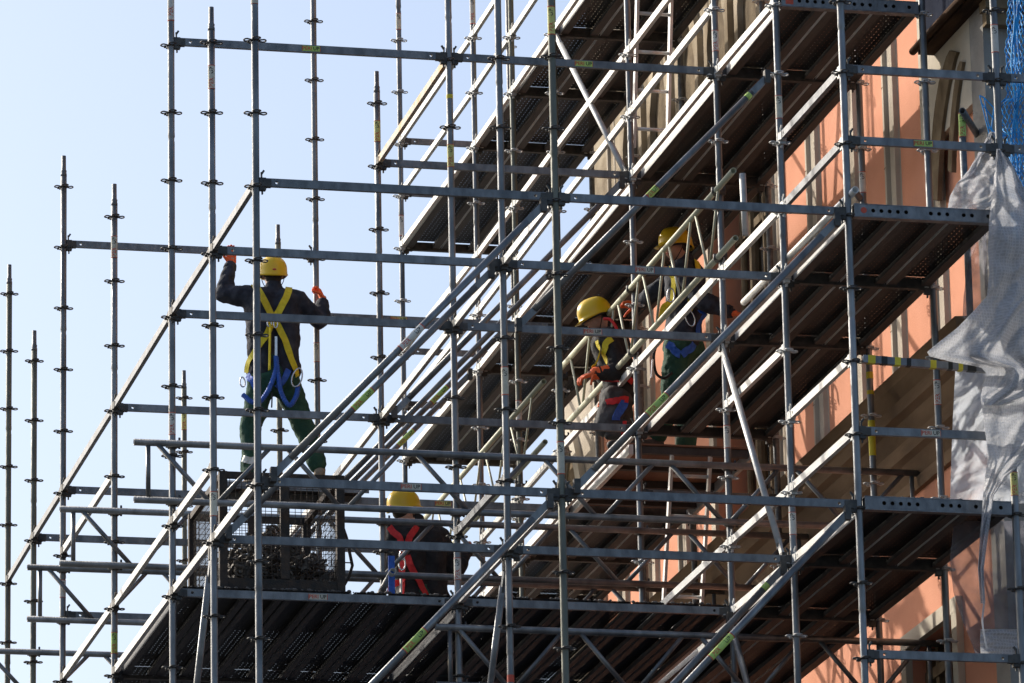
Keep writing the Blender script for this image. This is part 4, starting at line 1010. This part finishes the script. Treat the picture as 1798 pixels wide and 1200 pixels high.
# ---- worker 3, bent over at the walkway edge
Y = 6.35
J = dict(shL=at(1070, 598, 'Y', Y+.20), shR=at(1064, 594, 'Y', Y-.20), elL=at(1062, 655, 'Y', Y+.26), wrL=at(1066, 694, 'Y', Y+.34),
         elR=at(1092, 652, 'Y', Y-.26), wrR=at(1046, 656, 'Y', Y-.28), pel=at(1092, 684, 'Y', Y),
         hipL=at(1086, 700, 'Y', Y+.10), hipR=at(1084, 700, 'Y', Y-.10), knL=at(1092, 745, 'Y', Y+.12), knR=at(1062, 748, 'Y', Y-.12),
         anL=V(4.16, Y+.12, 2.17), anR=V(4.07, Y-.16, 2.17))
for q in 'LR': J['to'+q] = J['an'+q]+V(-.15, 0, -.03)
W3, bj, bt, D = person('worker bending forward in yellow hard hat with orange glove and red straps', (4.1, Y, 2.06), J,
    at(1046, 556, 'Y', Y-.02), (-.92, -.12, -.42), (-.4, 0, .9), 'black_cloth', 'grey_trouser', 'glove_orange', build=1.1,
    gl=((V(-.5, -.1, -.8), V(0, -1, -.4), 1.0), (V(-.85, -.1, -.3), V(.1, .3, -1), .9)))
yb = Y-.24
strap(W3, bj, [b1(1040, 600), b1(1036, 620), b1(1038, 645)], 'strap_yellow', .05)
strap(W3, bj, [b1(1068, 600), b1(1066, 625), b1(1070, 645)], 'strap_yellow', .05)
strap(W3, bj, [b1(1058, 660), b1(1085, 664), b1(1115, 670)], 'strap_red', .045)
strap(W3, bt, [b1(1060, 700), b1(1085, 704), b1(1105, 700)], 'strap_red', .05)
strap(W3, bt, [b1(1100, 705), b1(1092, 720), b1(1084, 735)], 'strap_blue', .07)
strap(W3, bt, [b1(1098, 735), b1(1096, 760), b1(1094, 785)], 'strap_red', .03)
cable(W3, [b1(1060, 560, .05), b1(1072, 562, .02), b1(1082, 576, .0), b1(1084, 590, 0)], .012, 'strap_red', n=20)
# orange sleeve guard along the near forearm
sl = MB(); a = J['elR'].lerp(J['wrR'], .35); sl.cap(a, J['wrR'], .057, .05); wpart(sl, 'sleeve_guard', 'glove_orange', W3, True)

# ---- worker 4, standing upright facing left
Y = 6.55
J = dict(shL=at(1205, 478, 'Y', Y+.20), shR=at(1196, 474, 'Y', Y-.21), elL=at(1150, 512, 'Y', Y+.20), wrL=at(1120, 534, 'Y', Y+.36),
         elR=at(1236, 530, 'Y', Y-.32), wrR=at(1283, 549, 'Y', Y-.40), pel=at(1200, 590, 'Y', Y),
         hipL=at(1210, 612, 'Y', Y+.10), hipR=at(1192, 612, 'Y', Y-.10), knL=at(1215, 695, 'Y', Y+.12), knR=at(1180, 700, 'Y', Y-.10),
         anL=V(4.62, Y+.10, 2.17), anR=V(4.33, Y-.10, 2.17))
for q in 'LR': J['to'+q] = J['an'+q]+V(-.15, -.02, -.03)
W4, bj, bt, D = person('worker standing upright in navy jacket and deep yellow hard hat, reaching for a pipe end', (4.5, Y, 2.06), J,
    at(1186, 432, 'Y', Y-.02), (-.9, -.28, -.12), (-.1, 0, 1), 'navy', 'green_trouser', 'glove_orange', build=1.16, hat='yellow_hat',
    gl=((V(-.9, -.1, .05), V(0, -.4, -1), .9), (V(.85, -.2, -.15), V(.1, .2, -1), 1.1)))
yb = Y-.24
strap(W4, bj, [b1(1170, 470, -.02), b1(1168, 500), b1(1166, 530), b1(1162, 560)], 'strap_yellow', .05)
strap(W4, bj, [b1(1226, 450, .05), b1(1224, 480), b1(1219, 510), b1(1212, 545)], 'strap_yellow', .05)
strap(W4, bt, [b1(1165, 600), b1(1180, 614), b1(1195, 622)], 'strap_blue', .06)
strap(W4, bt, [b1(1232, 600), b1(1215, 612), b1(1198, 622)], 'strap_blue', .06)
strap(W4, bj, [b1(1228, 545), b1(1236, 565), b1(1238, 590)], 'strap_blue', .05)
hook(W4, b1(1178, 520, -.02), (0, 0, 1), .05); hook(W4, b1(1212, 560, -.02), (-.3, 0, 1), .06)
cable(W4, [b1(1155, 600, .02), b1(1148, 625, 0), b1(1152, 655, 0), b1(1166, 664, -.02), b1(1180, 655, -.02)], .011, 'ink_black', n=24)
wpart(MB().beam(b1(1146, 632, -.02), b1(1144, 664, -.02), .012, .02), 'tool', 'chrome', W4)

# ------------------------------------------------------------------ mesh crate with couplers
bx0, bx1, by0, by1, bz0, bz1 = .37, 1.20, 3.22, 4.45, .10, .935
cr_ = thing('mesh_crate', 'rusty steel mesh crate full of scaffold couplers on the broad deck', 'crate', ((bx0+bx1)/2, (by0+by1)/2, bz0))
def cp(mb, nm, ma='rusty_frame', sm=False): return wpart(mb, nm, ma, cr_, sm)
for xx in (bx0, bx1):
    for yy in (by0, by1): cp(MB().box((xx-.028, yy-.028, bz0), (xx+.028, yy+.028, bz1)), 'corner_post')
for z, h_ in ((bz0, .075), (bz1-.045, .045)):
    for yy in (by0, by1): cp(MB().box((bx0+.029, yy-.02, z), (bx1-.029, yy+.02, z+h_)), 'rail')
    for xx in (bx0, bx1): cp(MB().box((xx-.02, by0+.029, z), (xx+.02, by1-.029, z+h_)), 'rail')
cp(MB().box((bx0+.03, by0+.03, bz0+.02), (bx1-.03, by1-.03, bz0+.03)), 'floor')
xm = (bx0+bx1)/2+.02
cp(MB().box((xm-.03, by0-.022, bz0+.08), (xm+.03, by0+.018, bz1-.046)), 'middle_post'); cp(MB().box((xm-.03, by1-.022, bz0+.08), (xm+.03, by1+.018, bz1-.046)), 'middle_post')
def wires(face):
    mb = MB(); st = .042
    if face in 'fb':
        yy = by0 if face == 'f' else by1; x = bx0+.05
        while x < bx1-.03: mb.tube([(x, yy, bz0+.07), (x, yy, bz1-.04)], .0025, 5); x += st
        z = bz0+.1
        while z < bz1-.05: mb.tube([(bx0+.02, yy-.004, z), (bx1-.02, yy-.004, z)], .0025, 5); z += st
    else:
        xx = bx0 if face == 'l' else bx1; y = by0+.05
        bend = (lambda y_, z_: 0) if face == 'l' else (lambda y_, z_: .07*math.sin((z_-bz0)*3.4)*math.sin((y_-by0)*2.4))
        while y < by1-.03: mb.tube([(xx+bend(y, z_), y, z_) for z_ in [bz0+.07+k*.1 for k in range(8)]], .0025, 5); y += st
        z = bz0+.1
        while z < bz1-.05: mb.tube([(xx+.004+bend(y_, z), y_, z) for y_ in [by0+.02+k*.17 for k in range(8)]], .0025, 5); z += st
    cp(mb, 'wire_mesh')
for f_ in 'fblr': wires(f_)
# bent drop side sticking out to the right
mb = MB(); mb.tube([(bx1+.03, 3.3, bz1-.33), (bx1+.06, 3.3, bz1-.42), (bx1+.10, 3.3, bz1-.62), (bx1+.075, 3.3, bz1-.70), (bx1+.03, 3.3, bz1-.78)], .012, 6)
mb.tube([(bx1+.05, 3.3, bz1-.60), (bx1+.10, 3.3, bz1-.60)], .005, 5)
cp(mb, 'bent_flap')
rb = MB(); rnd = random.Random(3)
for k in range(620):
    x = rnd.uniform(bx0+.07, bx1-.07); y = rnd.uniform(by0+.06, by1-.06)
    top = .38+.12*math.sin(x*9+1)+.08*math.sin(y*7)
    z = bz0+.05+rnd.random()*top
    c = Vector((x, y, z)); Q = Quaternion((rnd.random(), rnd.random(), rnd.random()), rnd.uniform(0, 6))
    Q = Q.to_matrix()
    if k % 2:
        pts = [c+Q@Vector((.036*math.cos(t_), .036*math.sin(t_), 0)) for t_ in [2*math.pi*i/8 for i in range(8)]]; rb.tube(pts, .011, 5, closed=True)
    else: rb.beam(c-Q@Vector((.045, 0, 0)), c+Q@Vector((.045, 0, 0)), .03, .022)
ro = obj('scaffold_couplers', rb.mesh('scaffold_couplers', 'coupler_brown')); tag(ro, 'heap of dark metal couplers filling the mesh crate', 'couplers'); ro['kind'] = 'stuff'
# rubble along the edge of the broad deck and of the right walkway
rb = MB()
for k in range(260):
    x = rnd.uniform(.1, 3.95); y = 3.10+abs(rnd.gauss(0, .02)); r_ = rnd.uniform(.005, .017); rb.sphere((x, y, .074+r_*.5), (r_, r_, r_*.7), 6, 4)
for k in range(60):
    x = 4.25+abs(rnd.gauss(.25, .14)); r_ = rnd.uniform(.008, .028); rb.sphere((x, .06+rnd.random()*.05, .078+r_*.5+rnd.random()*.015), (r_, r_, r_*.7), 6, 4)
ro = obj('rubble', rb.mesh('rubble', 'rubble')); tag(ro, 'crumbs of rubble lying along the deck edges', 'rubble'); ro['kind'] = 'stuff'

# ------------------------------------------------------------------ sheeting
def cloth(name, label, rows, Yf, ma, folds=8, amp=.05, seed=1, n=64, m_=110, thick=.0015, cat='plastic sheet', sag=0, creases=()):
    """rows: (y px, x left px, x right px); Yf(u, v) depth"""
    rd = random.Random(seed); ph = [rd.uniform(0, 6) for _ in range(6)]; mb = MB(); uvs = []; vs = []
    y0, y1 = rows[0][0], rows[-1][0]
    def lr(y):
        for a, b in zip(rows, rows[1:]):
            if a[0] <= y <= b[0]: s = (y-a[0])/max(1e-6, b[0]-a[0]); return a[1]+(b[1]-a[1])*s, a[2]+(b[2]-a[2])*s
        return rows[-1][1:]
    for i in range(m_+1):
        v = i/m_; y = y0+(y1-y0)*v; xl, xr = lr(y)
        for k in range(n+1):
            u = k/n; x = xl+(xr-xl)*u; yy = y+sag*math.sin(u*math.pi)*v
            W = u*folds
            d = amp*(math.sin(W*2.1+ph[0]+1.4*math.sin(v*3+ph[1]))+.5*math.sin(W*4.7+ph[2]+2*v)+.35*math.sin(v*9+W*1.7+ph[3])+.22*math.sin(v*23-W*2.9+ph[4])+.15*math.sin(W*9+v*17+ph[5]))
            tri = lambda q_: 1-2*abs((q_ % 1)*2-1)
            wq = .35*math.sin(u*5+v*4+ph[1])+.25*math.sin(v*11-u*3+ph[2])
            d = d*.55+amp*(.55*tri(u*folds*.45+v*1.3+wq+ph[0])+.38*tri(u*folds*.6-v*2.7+wq*1.7+ph[3])+.22*tri(v*6.1+u*3.3+wq*2+ph[4])+.12*tri(u*folds*1.7+v*9+wq*3+ph[5]))
            d += rd.uniform(-1, 1)*amp*.03
            p = at(x, yy, 'Y', Yf+d); vs.append(p); uvs.append((p.x*1.0+d*.6, p.z))
    fs = [(i*(n+1)+k, i*(n+1)+k+1, (i+1)*(n+1)+k+1, (i+1)*(n+1)+k) for i in range(m_) for k in range(n)]
    N_ = len(vs); mb.add(vs+[v+Vector((0, thick, 0)) for v in vs], fs+[tuple(q+N_ for q in f)[::-1] for f in fs])
    mb.uv = uvs+uvs
    o = Vector(vs[0]); mb.v = [(a-o.x, b-o.y, c-o.z) for a, b, c in mb.v]
    ob = obj(name, mb.mesh(name, ma, True), None, o); tag(ob, label, cat); return ob
cloth('plastic_sheet', 'white reinforced sheeting hanging in front at the right edge, its flap pointing left',
      [(262, 1750, 1756), (285, 1748, 1775), (330, 1744, 1798), (385, 1737, 1850), (440, 1735, 1850), (480, 1737, 1850), (520, 1733, 1850), (548, 1708, 1850), (575, 1682, 1850), (600, 1650, 1850), (618, 1628, 1850), (626, 1632, 1850), (636, 1672, 1850), (645, 1722, 1850), (655, 1732, 1850), (680, 1726, 1850), (696, 1722, 1812), (712, 1724, 1762)],
      -.22, 'film_mesh', folds=3.2, amp=.045, seed=4, n=80, m_=130)
cloth('plastic_sheet', 'narrow lower tongue of white sheeting tapering to a dangling strip', [(700, 1722, 1850), (760, 1730, 1850), (800, 1736, 1810), (835, 1730, 1770), (870, 1726, 1745), (1000, 1717, 1727), (1060, 1722, 1730)], -.18, 'film_mesh', folds=3, amp=.03, seed=9, n=40, m_=100)
cloth('plastic_sheet', 'white sheeting bunched above the walkway end plate on the right', [(232, 1738, 1748), (262, 1722, 1748), (300, 1700, 1749), (322, 1680, 1749), (345, 1668, 1748), (368, 1664, 1748)], .12, 'film_mesh', folds=2.4, amp=.04, seed=5, n=40, m_=60)
cloth('plastic_sheet', 'bright crinkled film hanging behind the lower right ledger', [(640, 1678, 1850), (760, 1672, 1850), (884, 1668, 1850)], .55, 'film_white', folds=5, amp=.035, seed=12, n=90, m_=90)
cloth('plastic_sheet', 'clear torn film hanging below the lower right walkway', [(915, 1675, 1850), (985, 1668, 1850), (1040, 1674, 1850), (1090, 1690, 1850), (1130, 1706, 1850), (1150, 1714, 1850)], .35, 'film_clear', folds=6, amp=.04, seed=15, n=70, m_=70)
cloth('plastic_sheet', 'square white patch of reinforced film at the bottom right', [(1105, 1722, 1792), (1125, 1721, 1793), (1150, 1722, 1796)], .22, 'film_mesh', folds=2, amp=.012, seed=17, n=30, m_=30)
cloth('plastic_sheet', 'grey film strip behind the right-hand walkway under the top plate', [(400, 1712, 1742), (460, 1700, 1742), (520, 1692, 1742), (560, 1690, 1742)], .8, 'film_clear', folds=3, amp=.04, seed=19, n=30, m_=50)
# dangling cord
t = thing('torn_cord', 'thin frayed cord dangling from the sheeting at bottom right', 'cord', at(1722, 1010, 'Y', -.15))
cable(t, [at(1722, 1010, 'Y', -.15), at(1728, 1050, 'Y', -.15), at(1725, 1090, 'Y', -.15), at(1729, 1120, 'Y', -.15), at(1733, 1140, 'Y', -.15)], .006, 'film_mesh', 'cord')
# blue safety net, gathered
net = MB(); rn = random.Random(11)
def netpt(u, v):   # u 0..1 across, v 0..1 down
    y = -10+v*430
    xl = [1766, 1768, 1764, 1752, 1760, 1772, 1776][min(6, int(v*6.999))]+3*math.sin(v*21); xr = 1846
    return at(xl+(xr-xl)*u+1.6*math.sin(v*47+u*9), y, 'Y', .35+.12*math.sin(u*11+v*3)+.05*math.sin(u*29))
nc, nr = 13, 26
for a in range(nc):
    for dirn in (1, -1):
        pts = []
        for b_ in range(nr*2+1):
            k = b_/2; tri = abs((k % 2)-1); u = (a+.5*dirn*(tri-.5)*1.9+.5)/nc
            pts.append(netpt(max(0, min(1, u+.006*math.sin(b_*2.3+a))), b_/(nr*2)))
        net.tube(pts, .0042, 5, cap=False)
for (pp) in ([(1766, 205), (1745, 190), (1728, 172), (1720, 168)], [(1720, 168), (1728, 200), (1738, 240), (1742, 262)], [(1728, 172), (1735, 215), (1750, 250), (1762, 262)],
             [(1745, 190), (1741, 225), (1756, 262), (1770, 300)], [(1722, 180), (1742, 206), (1762, 222)], [(1733, 222), (1750, 235), (1768, 240)]):
    net.tube([at(x_, y_, 'Y', .4) for x_, y_ in pp], .0045, 6)
for k in range(3):
    net.tube([at(1779+5*k+3*math.sin(i*.9+k), -10+i*22, 'Y', .25) for i in range(18)], .006, 6)
o = Vector(net.v[0]); net.v = [(a-o.x, b-o.y, c-o.z) for a, b, c in net.v]
ob = obj('safety_net', net.mesh('safety_net', 'net_blue', True), None, o); tag(ob, 'bright blue safety net gathered at the top right edge', 'safety net')
